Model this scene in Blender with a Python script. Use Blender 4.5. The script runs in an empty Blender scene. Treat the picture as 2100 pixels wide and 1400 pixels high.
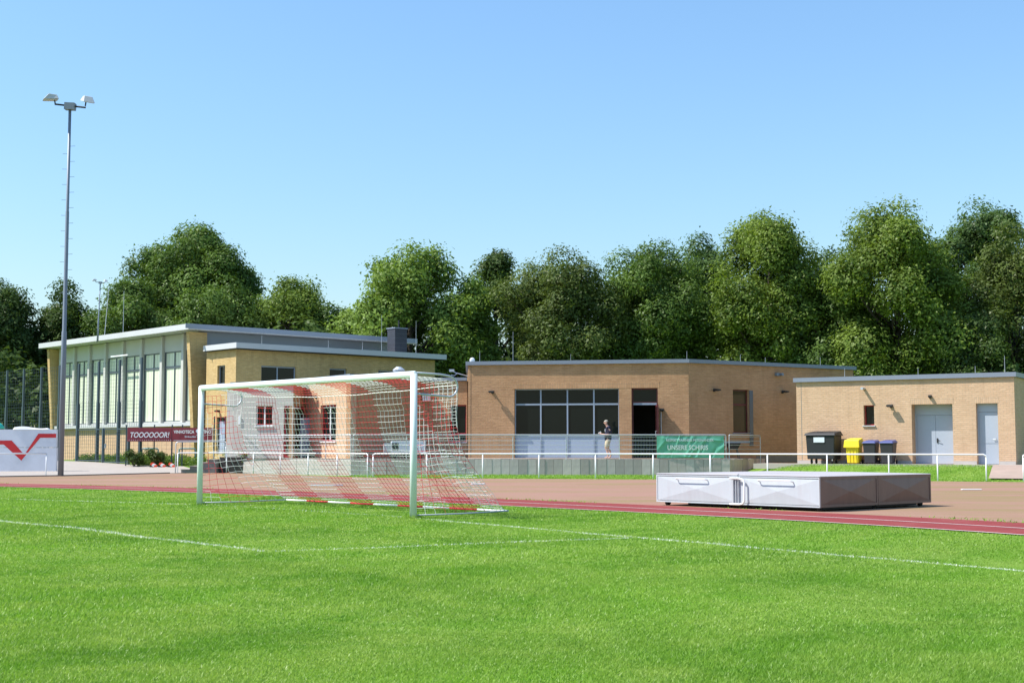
import bpy, bmesh, math, random
import numpy as np
from mathutils import Vector, Matrix
from mathutils.geometry import tessellate_polygon

R = math.radians
scene = bpy.context.scene
COL = scene.collection
random.seed(7)

# ------------------------------------------------------------------ camera, sky, sun, exposure
cam_d = bpy.data.cameras.new('camera')
cam = bpy.data.objects.new('camera', cam_d)
COL.objects.link(cam)
cam.location = (0.0, 0.0, 1.21)
cam.rotation_euler = (R(90) + math.atan(218 / 2800), 0, 0)
cam_d.sensor_width = 36.0
cam_d.lens = 48.0
cam_d.clip_start = 0.1
cam_d.clip_end = 6000.0
scene.camera = cam

SUN_EL = R(52.0)
SUN_H = Vector((-0.993, -0.115)).normalized()          # horizontal direction towards the sun
SUN = Vector((SUN_H.x * math.cos(SUN_EL), SUN_H.y * math.cos(SUN_EL), math.sin(SUN_EL)))

world = bpy.data.worlds.new('World')
scene.world = world
world.use_nodes = True
wn = world.node_tree.nodes
wl = world.node_tree.links
wn.clear()
sky = wn.new('ShaderNodeTexSky')
sky.sky_type = 'NISHITA'
sky.sun_disc = False
sky.sun_elevation = SUN_EL
sky.sun_rotation = math.atan2(SUN_H.x, SUN_H.y)
sky.altitude = 2000
sky.air_density = 2.1
sky.dust_density = 3.0
sky.ozone_density = 10.0
bg = wn.new('ShaderNodeBackground')
bg.inputs['Strength'].default_value = 0.120
wo = wn.new('ShaderNodeOutputWorld')
wl.new(sky.outputs[0], bg.inputs[0])
wl.new(bg.outputs[0], wo.inputs[0])

sun_d = bpy.data.lights.new('sun', 'SUN')
sun_d.energy = 4.4
sun_d.angle = R(0.53)
sun_d.color = (1.0, 0.95, 0.87)
sun_o = bpy.data.objects.new('sun', sun_d)
sun_o.rotation_euler = (-SUN).to_track_quat('-Z', 'Y').to_euler()
sun_o.location = (-60, -10, 80)
COL.objects.link(sun_o)

scene.view_settings.view_transform = 'Standard'
scene.view_settings.look = 'None'
scene.view_settings.exposure = 0.75
scene.view_settings.gamma = 1.0
scene.view_settings.use_curve_mapping = False
scene.render.engine = 'CYCLES'
scene.cycles.use_denoising = True
scene.cycles.denoiser = 'OPENIMAGEDENOISE'
scene.cycles.denoising_input_passes = 'RGB_ALBEDO_NORMAL'
scene.cycles.denoising_prefilter = 'ACCURATE'
scene.cycles.max_bounces = 6
scene.cycles.transparent_max_bounces = 8
scene.cycles.sample_clamp_indirect = 6.0

# ------------------------------------------------------------------ materials
MATS = {}


def base_mat(name):
    m = bpy.data.materials.new(name)
    m.use_nodes = True
    nt = m.node_tree
    for n in list(nt.nodes):
        nt.nodes.remove(n)
    out = nt.nodes.new('ShaderNodeOutputMaterial')
    b = nt.nodes.new('ShaderNodeBsdfPrincipled')
    nt.links.new(b.outputs[0], out.inputs[0])
    MATS[name] = m
    return m, nt, b, out


def N(nt, t, **kw):
    n = nt.nodes.new(t)
    for k, v in kw.items():
        if k in n.inputs:
            n.inputs[k].default_value = v
        else:
            setattr(n, k, v)
    return n


def rgb(c):
    return (c[0], c[1], c[2], 1.0)


def mixc(nt, fac, a, b, mode='MIX'):
    n = nt.nodes.new('ShaderNodeMix')
    n.data_type = 'RGBA'
    n.blend_type = mode
    for sock, v in ((n.inputs[0], fac), (n.inputs[6], a), (n.inputs[7], b)):
        if isinstance(v, (int, float)):
            sock.default_value = v
        elif isinstance(v, tuple):
            sock.default_value = v if len(v) == 4 else rgb(v)
        else:
            nt.links.new(v, sock)
    return n.outputs[2]


def noise(nt, vec, scale, detail=4.0, rough=0.6):
    n = N(nt, 'ShaderNodeTexNoise', Scale=scale, Detail=detail, Roughness=rough)
    if vec is not None:
        nt.links.new(vec, n.inputs['Vector'])
    return n.outputs['Fac']


def ramp(nt, fac, lo, hi, c0=(0, 0, 0), c1=(1, 1, 1)):
    n = nt.nodes.new('ShaderNodeValToRGB')
    n.color_ramp.elements[0].position = lo
    n.color_ramp.elements[1].position = hi
    n.color_ramp.elements[0].color = rgb(c0)
    n.color_ramp.elements[1].color = rgb(c1)
    nt.links.new(fac, n.inputs[0])
    return n.outputs[0]


def bump(nt, b, h, strength, dist=0.01):
    n = N(nt, 'ShaderNodeBump', Strength=strength, Distance=dist)
    nt.links.new(h, n.inputs['Height'])
    nt.links.new(n.outputs[0], b.inputs['Normal'])


def pm(name, c, rough=0.6, metal=0.0, var=0.18, scale=3.0, dirt=None, dirt_amt=0.35, bmp=0.0, spec=0.5, stretch=(1, 1, 1)):
    """painted / plain surface with uneven colour and fine wear"""
    m, nt, b, out = base_mat(name)
    tc = nt.nodes.new('ShaderNodeTexCoord')
    mp = N(nt, 'ShaderNodeMapping')
    mp.inputs['Scale'].default_value = stretch
    nt.links.new(tc.outputs['Object'], mp.inputs[0])
    v = mp.outputs[0]
    n1 = noise(nt, v, scale, 5, 0.65)
    lo = tuple(x * (1 - var) for x in c)
    hi = tuple(min(1, x * (1 + var)) for x in c)
    colr = mixc(nt, n1, lo, hi)
    if dirt is not None:
        n2 = noise(nt, v, scale * 0.45, 6, 0.7)
        f = ramp(nt, n2, 0.5, 0.75)
        mu = N(nt, 'ShaderNodeMath', operation='MULTIPLY')
        nt.links.new(f, mu.inputs[0])
        mu.inputs[1].default_value = dirt_amt
        colr = mixc(nt, mu.outputs[0], colr, dirt)
    nt.links.new(colr, b.inputs['Base Color'])
    b.inputs['Roughness'].default_value = rough
    b.inputs['Metallic'].default_value = metal
    b.inputs['Specular IOR Level'].default_value = spec
    if bmp > 0:
        bump(nt, b, noise(nt, v, scale * 12, 3), bmp, 0.004)
    return m


def brick_mat(name, c1, c2, mortar, bw=0.25, bh=0.083, soldier=False, patch=0.25):
    m, nt, b, out = base_mat(name)
    tc = nt.nodes.new('ShaderNodeTexCoord')
    sp = nt.nodes.new('ShaderNodeSeparateXYZ')
    nt.links.new(tc.outputs['Object'], sp.inputs[0])
    ad = N(nt, 'ShaderNodeMath', operation='ADD')
    nt.links.new(sp.outputs[0], ad.inputs[0])
    nt.links.new(sp.outputs[1], ad.inputs[1])
    cb = nt.nodes.new('ShaderNodeCombineXYZ')
    if soldier:
        nt.links.new(sp.outputs[2], cb.inputs[0])
        nt.links.new(ad.outputs[0], cb.inputs[1])
    else:
        nt.links.new(ad.outputs[0], cb.inputs[0])
        nt.links.new(sp.outputs[2], cb.inputs[1])
    br = nt.nodes.new('ShaderNodeTexBrick')
    br.inputs['Scale'].default_value = 1.0
    br.inputs['Mortar Size'].default_value = 0.007
    br.inputs['Mortar Smooth'].default_value = 0.1
    br.inputs['Bias'].default_value = 0.0
    br.inputs['Brick Width'].default_value = bw if not soldier else 0.25
    br.inputs['Row Height'].default_value = bh
    br.offset = 0.5 if not soldier else 0.0
    br.inputs['Color1'].default_value = rgb(c1)
    br.inputs['Color2'].default_value = rgb(c2)
    br.inputs['Mortar'].default_value = rgb(mortar)
    nt.links.new(cb.outputs[0], br.inputs['Vector'])
    n = noise(nt, cb.outputs[0], 0.55, 5, 0.65)
    colr = mixc(nt, ramp(nt, n, 0.3, 0.75), br.outputs['Color'], mixc(nt, 1.0, br.outputs['Color'], (1 - patch, 1 - patch * 1.05, 1 - patch * 1.1), 'MULTIPLY'))
    n3 = noise(nt, cb.outputs[0], 9.0, 3, 0.6)
    colr = mixc(nt, 0.5, colr, mixc(nt, 1.0, colr, mixc(nt, n3, (0.75, 0.75, 0.75), (1.2, 1.2, 1.2)), 'MULTIPLY'))
    mps = N(nt, 'ShaderNodeMapping')
    mps.inputs['Scale'].default_value = (2.2, 0.22, 1.0)
    nt.links.new(cb.outputs[0], mps.inputs[0])
    if not soldier:
        n4 = noise(nt, mps.outputs[0], 1.0, 5, 0.7)
        colr = mixc(nt, ramp(nt, n4, 0.50, 0.74, (0, 0, 0), (0.75, 0.75, 0.75)), colr, mixc(nt, 1.0, colr, (0.78, 0.77, 0.76), 'MULTIPLY'))
    nt.links.new(colr, b.inputs['Base Color'])
    b.inputs['Roughness'].default_value = 0.85
    b.inputs['Specular IOR Level'].default_value = 0.25
    # mortar recessed, every brick a slightly different depth
    inv = N(nt, 'ShaderNodeMath', operation='SUBTRACT')
    inv.inputs[0].default_value = 1.0
    nt.links.new(br.outputs['Fac'], inv.inputs[1])
    st = N(nt, 'ShaderNodeMapping')
    st.inputs['Scale'].default_value = (4.0, 12.0, 1.0)
    nt.links.new(cb.outputs[0], st.inputs[0])
    rn = noise(nt, st.outputs[0], 1.0, 1, 0.5)
    sm = N(nt, 'ShaderNodeMath', operation='MULTIPLY_ADD')
    nt.links.new(rn, sm.inputs[0])
    sm.inputs[1].default_value = 1.2
    nt.links.new(inv.outputs[0], sm.inputs[2])
    bump(nt, b, sm.outputs[0], 0.75, 0.008)
    return m


def leaf_mat(name, c_dark, c_light, translucent=0.35, scale=0.35, gloss=0.025):
    m, nt, b, out = base_mat(name)
    nt.nodes.remove(b)
    at = N(nt, 'ShaderNodeAttribute', attribute_name='tint')
    tc = nt.nodes.new('ShaderNodeTexCoord')
    n = noise(nt, tc.outputs['Object'], scale, 2, 0.5)
    md = N(nt, 'ShaderNodeMath', operation='MULTIPLY_ADD')
    nt.links.new(at.outputs['Fac'], md.inputs[0])
    md.inputs[1].default_value = 0.6
    mh = N(nt, 'ShaderNodeMath', operation='MULTIPLY_ADD')
    nt.links.new(n, mh.inputs[0])
    mh.inputs[1].default_value = 1.0
    mh.inputs[2].default_value = -0.3
    nt.links.new(mh.outputs[0], md.inputs[2])
    md.use_clamp = True
    colr = mixc(nt, md.outputs[0], c_dark, c_light)
    d = nt.nodes.new('ShaderNodeBsdfDiffuse')
    t = nt.nodes.new('ShaderNodeBsdfTranslucent')
    g = N(nt, 'ShaderNodeBsdfGlossy', Roughness=0.45)
    g.inputs['Color'].default_value = (0.5, 0.5, 0.5, 1)
    nt.links.new(colr, d.inputs['Color'])
    tcol = mixc(nt, 1.0, colr, (1.3, 1.35, 0.6), 'MULTIPLY')
    nt.links.new(tcol, t.inputs['Color'])
    m1 = N(nt, 'ShaderNodeMixShader', Fac=translucent)
    nt.links.new(d.outputs[0], m1.inputs[1])
    nt.links.new(t.outputs[0], m1.inputs[2])
    m2 = N(nt, 'ShaderNodeMixShader', Fac=gloss)
    nt.links.new(m1.outputs[0], m2.inputs[1])
    nt.links.new(g.outputs[0], m2.inputs[2])
    nt.links.new(m2.outputs[0], out.inputs[0])
    return m


# grass: one colour field in world position, shared by the turf sheet and its blades
def grass_mat(name, mul=1.0, blades=False, tones=None):
    m, nt, b, out = base_mat(name)
    tc = nt.nodes.new('ShaderNodeTexCoord')
    v = tc.outputs['Object']
    a0, a1, a2 = tones or ((0.132, 0.278, 0.026), (0.205, 0.385, 0.040), (0.290, 0.420, 0.078))
    n1 = noise(nt, v, 0.22, 4, 0.6)
    n2 = noise(nt, v, 1.3, 4, 0.65)
    n3 = noise(nt, v, 0.07, 3, 0.5)
    colr = mixc(nt, ramp(nt, n1, 0.38, 0.62), a0, a1)
    colr = mixc(nt, ramp(nt, n2, 0.42, 0.72), colr, a2)
    # faint mowing bands
    mp = N(nt, 'ShaderNodeMapping')
    mp.inputs['Rotation'].default_value = (0, 0, R(48))
    nt.links.new(v, mp.inputs[0])
    wv = N(nt, 'ShaderNodeTexWave', Scale=0.11, Distortion=1.2, Detail=2)
    nt.links.new(mp.outputs[0], wv.inputs['Vector'])
    colr = mixc(nt, ramp(nt, wv.outputs['Fac'], 0.3, 0.7, (0, 0, 0), (0.3, 0.3, 0.3)), colr, a2)
    colr = mixc(nt, ramp(nt, n3, 0.4, 0.7, (0, 0, 0), (0.35, 0.35, 0.35)), colr, a1)
    colr = mixc(nt, 1.0, colr, (mul, mul, mul), 'MULTIPLY')
    if blades:
        nt.nodes.remove(b)
        at = N(nt, 'ShaderNodeAttribute', attribute_name='tint')
        pt = N(nt, 'ShaderNodeAttribute', attribute_name='paint')
        vr = mixc(nt, at.outputs['Fac'], (0.80, 0.84, 0.80), (1.16, 1.12, 1.14))
        colr = mixc(nt, 1.0, colr, vr, 'MULTIPLY')
        colr = mixc(nt, pt.outputs['Fac'], colr, (0.78, 0.80, 0.78))
        d = nt.nodes.new('ShaderNodeBsdfDiffuse')
        t = nt.nodes.new('ShaderNodeBsdfTranslucent')
        g = N(nt, 'ShaderNodeBsdfGlossy', Roughness=0.4)
        g.inputs['Color'].default_value = (0.6, 0.6, 0.6, 1)
        nt.links.new(colr, d.inputs['Color'])
        nt.links.new(mixc(nt, 1.0, colr, (1.2, 1.25, 0.7), 'MULTIPLY'), t.inputs['Color'])
        m1 = N(nt, 'ShaderNodeMixShader', Fac=0.38)
        nt.links.new(d.outputs[0], m1.inputs[1])
        nt.links.new(t.outputs[0], m1.inputs[2])
        m2 = N(nt, 'ShaderNodeMixShader', Fac=0.025)
        nt.links.new(m1.outputs[0], m2.inputs[1])
        nt.links.new(g.outputs[0], m2.inputs[2])
        nt.links.new(m2.outputs[0], out.inputs[0])
    else:
        nt.links.new(colr, b.inputs['Base Color'])
        b.inputs['Roughness'].default_value = 0.95
        b.inputs['Specular IOR Level'].default_value = 0.1
        bump(nt, b, noise(nt, v, 30, 3), 0.8, 0.03)
    return m


def cinder_mat(name):
    m, nt, b, out = base_mat(name)
    tc = nt.nodes.new('ShaderNodeTexCoord')
    v = tc.outputs['Object']
    n1 = noise(nt, v, 0.5, 6, 0.7)
    colr = mixc(nt, n1, (0.27, 0.148, 0.108), (0.345, 0.208, 0.155))
    mp = N(nt, 'ShaderNodeMapping')
    mp.inputs['Rotation'].default_value = (0, 0, R(12))
    mp.inputs['Scale'].default_value = (0.35, 1.3, 1)
    nt.links.new(v, mp.inputs[0])
    n2 = noise(nt, mp.outputs[0], 0.28, 6, 0.72)
    f = ramp(nt, n2, 0.44, 0.60, (0, 0, 0), (0.8, 0.8, 0.8))
    colr = mixc(nt, f, colr, (0.235, 0.18, 0.08))
    n3 = noise(nt, v, 22, 3, 0.6)
    colr = mixc(nt, 0.55, colr, mixc(nt, 1.0, colr, mixc(nt, n3, (0.7, 0.7, 0.7), (1.3, 1.3, 1.3)), 'MULTIPLY'))
    nt.links.new(colr, b.inputs['Base Color'])
    b.inputs['Roughness'].default_value = 0.95
    b.inputs['Specular IOR Level'].default_value = 0.15
    bump(nt, b, n3, 0.5, 0.02)
    return m


def glass_mat(name, c=(0.006, 0.009, 0.010), spec=0.16, rough=0.02):
    m, nt, b, out = base_mat(name)
    b.inputs['Base Color'].default_value = rgb(c)
    b.inputs['Roughness'].default_value = rough
    b.inputs['Specular IOR Level'].default_value = spec
    tc = nt.nodes.new('ShaderNodeTexCoord')
    bump(nt, b, noise(nt, tc.outputs['Object'], 0.8, 2), 0.15, 0.01)
    return m


BR_CLUB = brick_mat('brick_clay', (0.55, 0.32, 0.175), (0.475, 0.267, 0.142), (0.42, 0.265, 0.16))
BR_SOLD = brick_mat('brick_clay_soldier', (0.59, 0.34, 0.185), (0.51, 0.285, 0.15), (0.37, 0.245, 0.16), soldier=True, bh=0.083)
BR_SHED = brick_mat('brick_clay_store', (0.63, 0.425, 0.275), (0.57, 0.375, 0.235), (0.49, 0.375, 0.26), patch=0.10)
BR_SOLD_S = brick_mat('brick_store_soldier', (0.63, 0.425, 0.275), (0.57, 0.375, 0.235), (0.42, 0.34, 0.25), soldier=True, patch=0.08)
BR_YELL = brick_mat('brick_yellow', (0.67, 0.48, 0.225), (0.57, 0.395, 0.17), (0.47, 0.365, 0.205))
M_RENDER = pm('grey_render', (0.55, 0.52, 0.47), 0.9, var=0.06, scale=0.8, dirt=(0.42, 0.40, 0.36), bmp=0.3, spec=0.2)
M_CONC = pm('concrete', (0.46, 0.42, 0.39), 0.9, var=0.2, scale=1.6, dirt=(0.2, 0.2, 0.18), dirt_amt=0.6, bmp=0.4, spec=0.2)
M_CONC_DK = pm('concrete_weathered', (0.22, 0.21, 0.19), 0.9, var=0.25, scale=2.2, dirt=(0.10, 0.10, 0.08), dirt_amt=0.6, bmp=0.4, spec=0.2)
M_PANEL_L = pm('facade_panel', (0.50, 0.50, 0.47), 0.8, var=0.07, scale=0.7, dirt=(0.4, 0.4, 0.36), spec=0.25)
M_PAVE = pm('paving', (0.37, 0.33, 0.29), 0.9, var=0.12, scale=0.9, dirt=(0.33, 0.31, 0.27), bmp=0.3, spec=0.2)
M_PAVE_RED = pm('paving_red', (0.36, 0.27, 0.22), 0.9, var=0.2, scale=2.0, dirt=(0.25, 0.22, 0.17), bmp=0.3, spec=0.2)
M_FASCIA = pm('fascia_zinc', (0.20, 0.23, 0.29), 0.5, var=0.1, scale=1.5, spec=0.4)
M_FASCIA_L = pm('fascia_pale', (0.52, 0.53, 0.54), 0.55, var=0.07, scale=0.6, dirt=(0.36, 0.37, 0.36), spec=0.3)
M_CLAD = pm('metal_cladding', (0.25, 0.29, 0.35), 0.5, var=0.08, scale=0.8, spec=0.4)
M_ROOF = pm('roof_felt', (0.12, 0.12, 0.12), 0.9, var=0.2)
M_SLATE = pm('slate', (0.03, 0.034, 0.046), 0.6, var=0.3, scale=4)
M_GLASS = glass_mat('window_glass', (0.008, 0.012, 0.011), 0.2)
M_GLASS_L = glass_mat('window_glass_painted_reflection', (0.07, 0.055, 0.03), 0.3)  # tan reflection painted into the base colour of the glass
M_UGLASS = pm('channel_glass', (0.66, 0.70, 0.54), 0.28, var=0.05, scale=0.8, spec=0.5)
M_ALU = pm('window_alu', (0.27, 0.32, 0.41), 0.4, var=0.06, spec=0.5)
M_ALU_DK = pm('window_alu_dark', (0.09, 0.11, 0.13), 0.4, var=0.08)
M_REDFR = pm('frame_red', (0.34, 0.02, 0.028), 0.45, var=0.1)
M_REDDK = pm('frame_maroon', (0.10, 0.015, 0.018), 0.45, var=0.1)
M_BLUEP = pm('panel_bluegrey', (0.33, 0.39, 0.50), 0.5, var=0.06, scale=0.8)
M_DOOR = pm('door_bluegrey', (0.37, 0.42, 0.50), 0.5, var=0.05, scale=0.9, dirt=(0.3, 0.33, 0.38))
M_WHITE = pm('white_paint', (0.80, 0.81, 0.81), 0.4, var=0.04, scale=2)
M_WHITE_W = pm('white_paint_worn', (0.66, 0.68, 0.74), 0.75, var=0.08, scale=1.0, dirt=(0.42, 0.44, 0.48), dirt_amt=0.55, bmp=0.3)
M_GOAL = pm('goal_aluminium', (0.74, 0.79, 0.77), 0.35, var=0.03, scale=2)
M_GALV = pm('galvanised', (0.50, 0.53, 0.56), 0.45, metal=0.35, var=0.12, scale=4)
M_GALV_DK = pm('mast_steel', (0.19, 0.225, 0.28), 0.5, metal=0.2, var=0.12, scale=2, dirt=(0.22, 0.22, 0.24))
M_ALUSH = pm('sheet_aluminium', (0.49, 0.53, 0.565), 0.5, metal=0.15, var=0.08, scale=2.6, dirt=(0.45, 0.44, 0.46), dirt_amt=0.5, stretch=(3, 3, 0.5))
M_ALUSH_SHADE = pm('sheet_aluminium_shaded', (0.165, 0.112, 0.098), 0.42, metal=0.45, var=0.22, scale=2.4, dirt=(0.16, 0.12, 0.11), dirt_amt=0.5, stretch=(3, 3, 0.5))  # same sheet metal; shade and brown ground reflection put into its base colour
M_LID = pm('lid_aluminium', (0.40, 0.38, 0.39), 0.75, var=0.08, scale=1.2, dirt=(0.3, 0.28, 0.27), spec=0.2)
M_FENCE = pm('fence_green_grey', (0.035, 0.06, 0.075), 0.5, var=0.15)
M_BLACK = pm('black_plastic', (0.014, 0.016, 0.019), 0.62, var=0.2)
M_RUB = pm('black_rubber', (0.012, 0.012, 0.012), 0.8, var=0.2)
M_YEL = pm('yellow_plastic', (0.80, 0.60, 0.02), 0.45, var=0.06)
M_BLUL = pm('blue_lid', (0.045, 0.065, 0.22), 0.45, var=0.1)
M_BROWN = pm('dark_bin_plastic', (0.03, 0.028, 0.035), 0.5, var=0.2)
M_MAROON = pm('banner_maroon', (0.23, 0.028, 0.04), 0.6, var=0.1, scale=2)
M_GREENB = pm('banner_green', (0.125, 0.40, 0.285), 0.42, var=0.12, scale=2.5)
M_REDP = pm('red_paint', (0.56, 0.02, 0.025), 0.6, var=0.1)
M_ORANGE = pm('signal_red', (0.80, 0.07, 0.02), 0.5, var=0.08)
M_NETW = pm('net_white', (0.80, 0.80, 0.78), 0.8, var=0.05)
M_NETR = pm('net_red', (0.62, 0.045, 0.05), 0.8, var=0.1)
M_TRACK = pm('track_red', (0.225, 0.040, 0.036), 0.85, var=0.22, scale=1.4, dirt=(0.32, 0.115, 0.10), dirt_amt=0.6, bmp=0.6, spec=0.2)
M_CINDER = cinder_mat('cinder')
M_LINE = pm('track_line', (0.58, 0.48, 0.45), 0.8, var=0.12, scale=3)
M_TURF = grass_mat('turf', 0.62)
M_BLADE = grass_mat('turf_blade', 1.0, True)
M_ROUGHG = grass_mat('rough_grass', 0.7)
M_BARK = pm('bark', (0.07, 0.055, 0.04), 0.9, var=0.35, scale=5, bmp=0.6)
M_SKIN = pm('skin', (0.60, 0.33, 0.24), 0.55, var=0.05)
M_HAIR = pm('hair_grey', (0.36, 0.33, 0.28), 0.7, var=0.15, scale=20)
M_NAVY = pm('shirt_navy', (0.012, 0.014, 0.04), 0.8, var=0.2)
M_KHAKI = pm('shorts_khaki', (0.50, 0.42, 0.28), 0.85, var=0.12, scale=8)
M_TEAL = pm('teal_fabric', (0.02, 0.52, 0.40), 0.6, var=0.1)
M_TEALM = pm('teal_metal', (0.15, 0.33, 0.33), 0.5, var=0.1)
M_LAMPGL = pm('lamp_glass', (0.62, 0.62, 0.58), 0.15, var=0.05)
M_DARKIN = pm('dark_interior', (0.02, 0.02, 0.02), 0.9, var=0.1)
M_STONE = pm('dark_stone', (0.085, 0.07, 0.065), 0.9, var=0.35, scale=4, bmp=0.5)
M_LABEL = pm('printed_label', (0.62, 0.66, 0.72), 0.5, var=0.1)

L_MID = leaf_mat('leaf_mid', (0.036, 0.072, 0.014), (0.165, 0.257, 0.055), 0.3)
L_OLIVE = leaf_mat('leaf_olive', (0.036, 0.06, 0.013), (0.160, 0.211, 0.055), 0.3)
L_BRIGHT = leaf_mat('leaf_bright', (0.06, 0.112, 0.018), (0.268, 0.376, 0.080), 0.3)
L_YELL = leaf_mat('leaf_yellowgreen', (0.046, 0.084, 0.014), (0.234, 0.319, 0.057), 0.3)
L_DARK = leaf_mat('leaf_dark', (0.022, 0.046, 0.012), (0.108, 0.165, 0.041), 0.3)
L_BLUE = leaf_mat('leaf_bluegreen', (0.03, 0.062, 0.02), (0.137, 0.222, 0.066), 0.3)
L_DRY = leaf_mat('leaf_dry', (0.10, 0.09, 0.03), (0.27, 0.24, 0.08))


# ------------------------------------------------------------------ builders
class MB:
    def __init__(self):
        self.v, self.f, self.mi = [], [], []

    def face(self, pts, mi=0):
        n = len(self.v)
        self.v += [tuple(p) for p in pts]
        self.f.append(tuple(range(n, n + len(pts))))
        self.mi.append(mi)
        return self

    def box(self, x0, x1, y0, y1, z0, z1, M=None, mi=0):
        c = [Vector((x, y, z)) for z in (z0, z1) for y in (y0, y1) for x in (x0, x1)]
        if M is not None:
            c = [M @ p for p in c]
        n = len(self.v)
        self.v += [tuple(p) for p in c]
        for q in ((0, 2, 3, 1), (4, 5, 7, 6), (0, 1, 5, 4), (1, 3, 7, 5), (3, 2, 6, 7), (2, 0, 4, 6)):
            self.f.append(tuple(n + k for k in q))
            self.mi.append(mi)
        return self

    def hexa(self, c, mi=0):
        """eight corners: bottom ring 0-3, top ring 4-7 (counter-clockwise from above)"""
        n = len(self.v)
        self.v += [tuple(p) for p in c]
        for q in ((3, 2, 1, 0), (4, 5, 6, 7), (0, 1, 5, 4), (1, 2, 6, 5), (2, 3, 7, 6), (3, 0, 4, 7)):
            self.f.append(tuple(n + k for k in q))
            self.mi.append(mi)
        return self

    def prism(self, poly, z0, z1, mi=0):
        """poly counter-clockwise from above"""
        n = len(self.v)
        k = len(poly)
        self.v += [(p[0], p[1], z0) for p in poly] + [(p[0], p[1], z1) for p in poly]
        self.f.append(tuple(range(n + k - 1, n - 1, -1)))
        self.f.append(tuple(range(n + k, n + 2 * k)))
        self.mi += [mi, mi]
        for i in range(k):
            j = (i + 1) % k
            self.f.append((n + i, n + j, n + k + j, n + k + i))
            self.mi.append(mi)
        return self

    def tube(self, path, r, n=8, mi=0, caps=True):
        P = [Vector(p) for p in path]
        rs = r if isinstance(r, (list, tuple)) else [r] * len(P)
        up = None
        rings = []
        for i, p in enumerate(P):
            d = (P[min(i + 1, len(P) - 1)] - P[max(i - 1, 0)]).normalized()
            if up is None:
                up = Vector((0, 0, 1)) if abs(d.z) < 0.9 else Vector((1, 0, 0))
            a = d.cross(up)
            if a.length < 1e-5:
                a = d.cross(Vector((0, 1, 0.1)))
            a.normalize()
            up = a.cross(d).normalized()
            base = len(self.v)
            for k in range(n):
                t = 2 * math.pi * k / n
                self.v.append(tuple(p + (a * math.cos(t) + up * math.sin(t)) * rs[i]))
            rings.append(base)
        for i in range(len(P) - 1):
            for k in range(n):
                k2 = (k + 1) % n
                self.f.append((rings[i] + k, rings[i] + k2, rings[i + 1] + k2, rings[i + 1] + k))
                self.mi.append(mi)
        if caps:
            self.f.append(tuple(rings[0] + k for k in range(n))[::-1])
            self.f.append(tuple(rings[-1] + k for k in range(n)))
            self.mi += [mi, mi]
        return self

    def ellipsoid(self, c, r, nu=12, nv=8, M=None, mi=0, zmin=-1.0):
        n = len(self.v)
        for j in range(nv + 1):
            ph = -math.pi / 2 + math.pi * j / nv
            for i in range(nu):
                th = 2 * math.pi * i / nu
                q = Vector((r[0] * math.cos(ph) * math.cos(th), r[1] * math.cos(ph) * math.sin(th), r[2] * max(zmin, math.sin(ph))))
                if M is not None:
                    q = M @ q
                self.v.append((c[0] + q.x, c[1] + q.y, c[2] + q.z))
        for j in range(nv):
            for i in range(nu):
                i2 = (i + 1) % nu
                self.f.append((n + j * nu + i, n + j * nu + i2, n + (j + 1) * nu + i2, n + (j + 1) * nu + i))
                self.mi.append(mi)
        return self

    def mesh(self, name, mats, smooth=False):
        me = bpy.data.meshes.new(name)
        me.from_pydata(self.v, [], self.f)
        for m in (mats if isinstance(mats, (list, tuple)) else [mats]):
            me.materials.append(m)
        me.polygons.foreach_set('material_index', self.mi)
        if smooth:
            me.polygons.foreach_set('use_smooth', [True] * len(self.f))
        me.update()
        return me

    def build(self, name, mats, parent=None, M=None, smooth=False, bevel=0.0):
        o = bpy.data.objects.new(name, self.mesh(name, mats, smooth))
        link(o, parent, M)
        if bevel > 0:
            b = o.modifiers.new('bevel', 'BEVEL')
            b.width = bevel
            b.segments = 2
            b.limit_method = 'ANGLE'
        return o


WM = {}


def link(o, parent=None, M=None):
    """link o; M is its world matrix"""
    COL.objects.link(o)
    M = M or Matrix.Identity(4)
    WM[o.name] = M
    if parent is not None:
        o.parent = parent
        o.matrix_parent_inverse = Matrix.Identity(4)
        o.matrix_basis = WM[parent.name].inverted() @ M
    else:
        o.matrix_basis = M
    return o


def T(x, y, z=0.0, rz=0.0):
    return Matrix.Translation((x, y, z)) @ Matrix.Rotation(rz, 4, 'Z')


def thing(name, label, cat, M, group=None):
    o = bpy.data.objects.new(name, None)
    o.empty_display_size = 0.3
    link(o, None, M)
    return tag(o, label, cat, group)


def tag(o, label, cat, group=None):
    o['label'] = label
    o['category'] = cat
    if group:
        o['group'] = group
    return o


def kind(o, k):
    o['kind'] = k
    return o


def text(name, body, size, mat, parent, M, shear=0.0, bold=0.0, width=None):
    """lettering as a thin mesh; stretched to the width measured on the sign"""
    cu = bpy.data.curves.new(name, 'FONT')
    cu.body = body
    cu.size = size
    cu.shear = shear
    cu.offset = bold
    cu.extrude = 0.002
    tmp = bpy.data.objects.new('tmp_text', cu)
    COL.objects.link(tmp)
    bpy.context.view_layer.update()
    me = bpy.data.meshes.new_from_object(tmp.evaluated_get(bpy.context.evaluated_depsgraph_get()))
    bpy.data.objects.remove(tmp)
    xs = [v.co.x for v in me.vertices]
    k_ = width / (max(xs) - min(xs)) if width else 1.0
    for v in me.vertices:
        v.co.x = (v.co.x - min(xs)) * k_
    me.materials.clear()
    me.materials.append(mat)
    o = bpy.data.objects.new(name, me)
    link(o, parent, M @ Matrix.Rotation(R(90), 4, 'X'))
    return o


def ss(t):
    t = np.clip(t, 0, 1)
    return t * t * (3 - 2 * t)


# ------------------------------------------------------------------ ground
GC = (-4.225, 26.79)               # middle of the goal line
SD = (0.671, -0.741)               # along the goal line, to the right
BD = (0.741, 0.671)                # behind the goal


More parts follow.
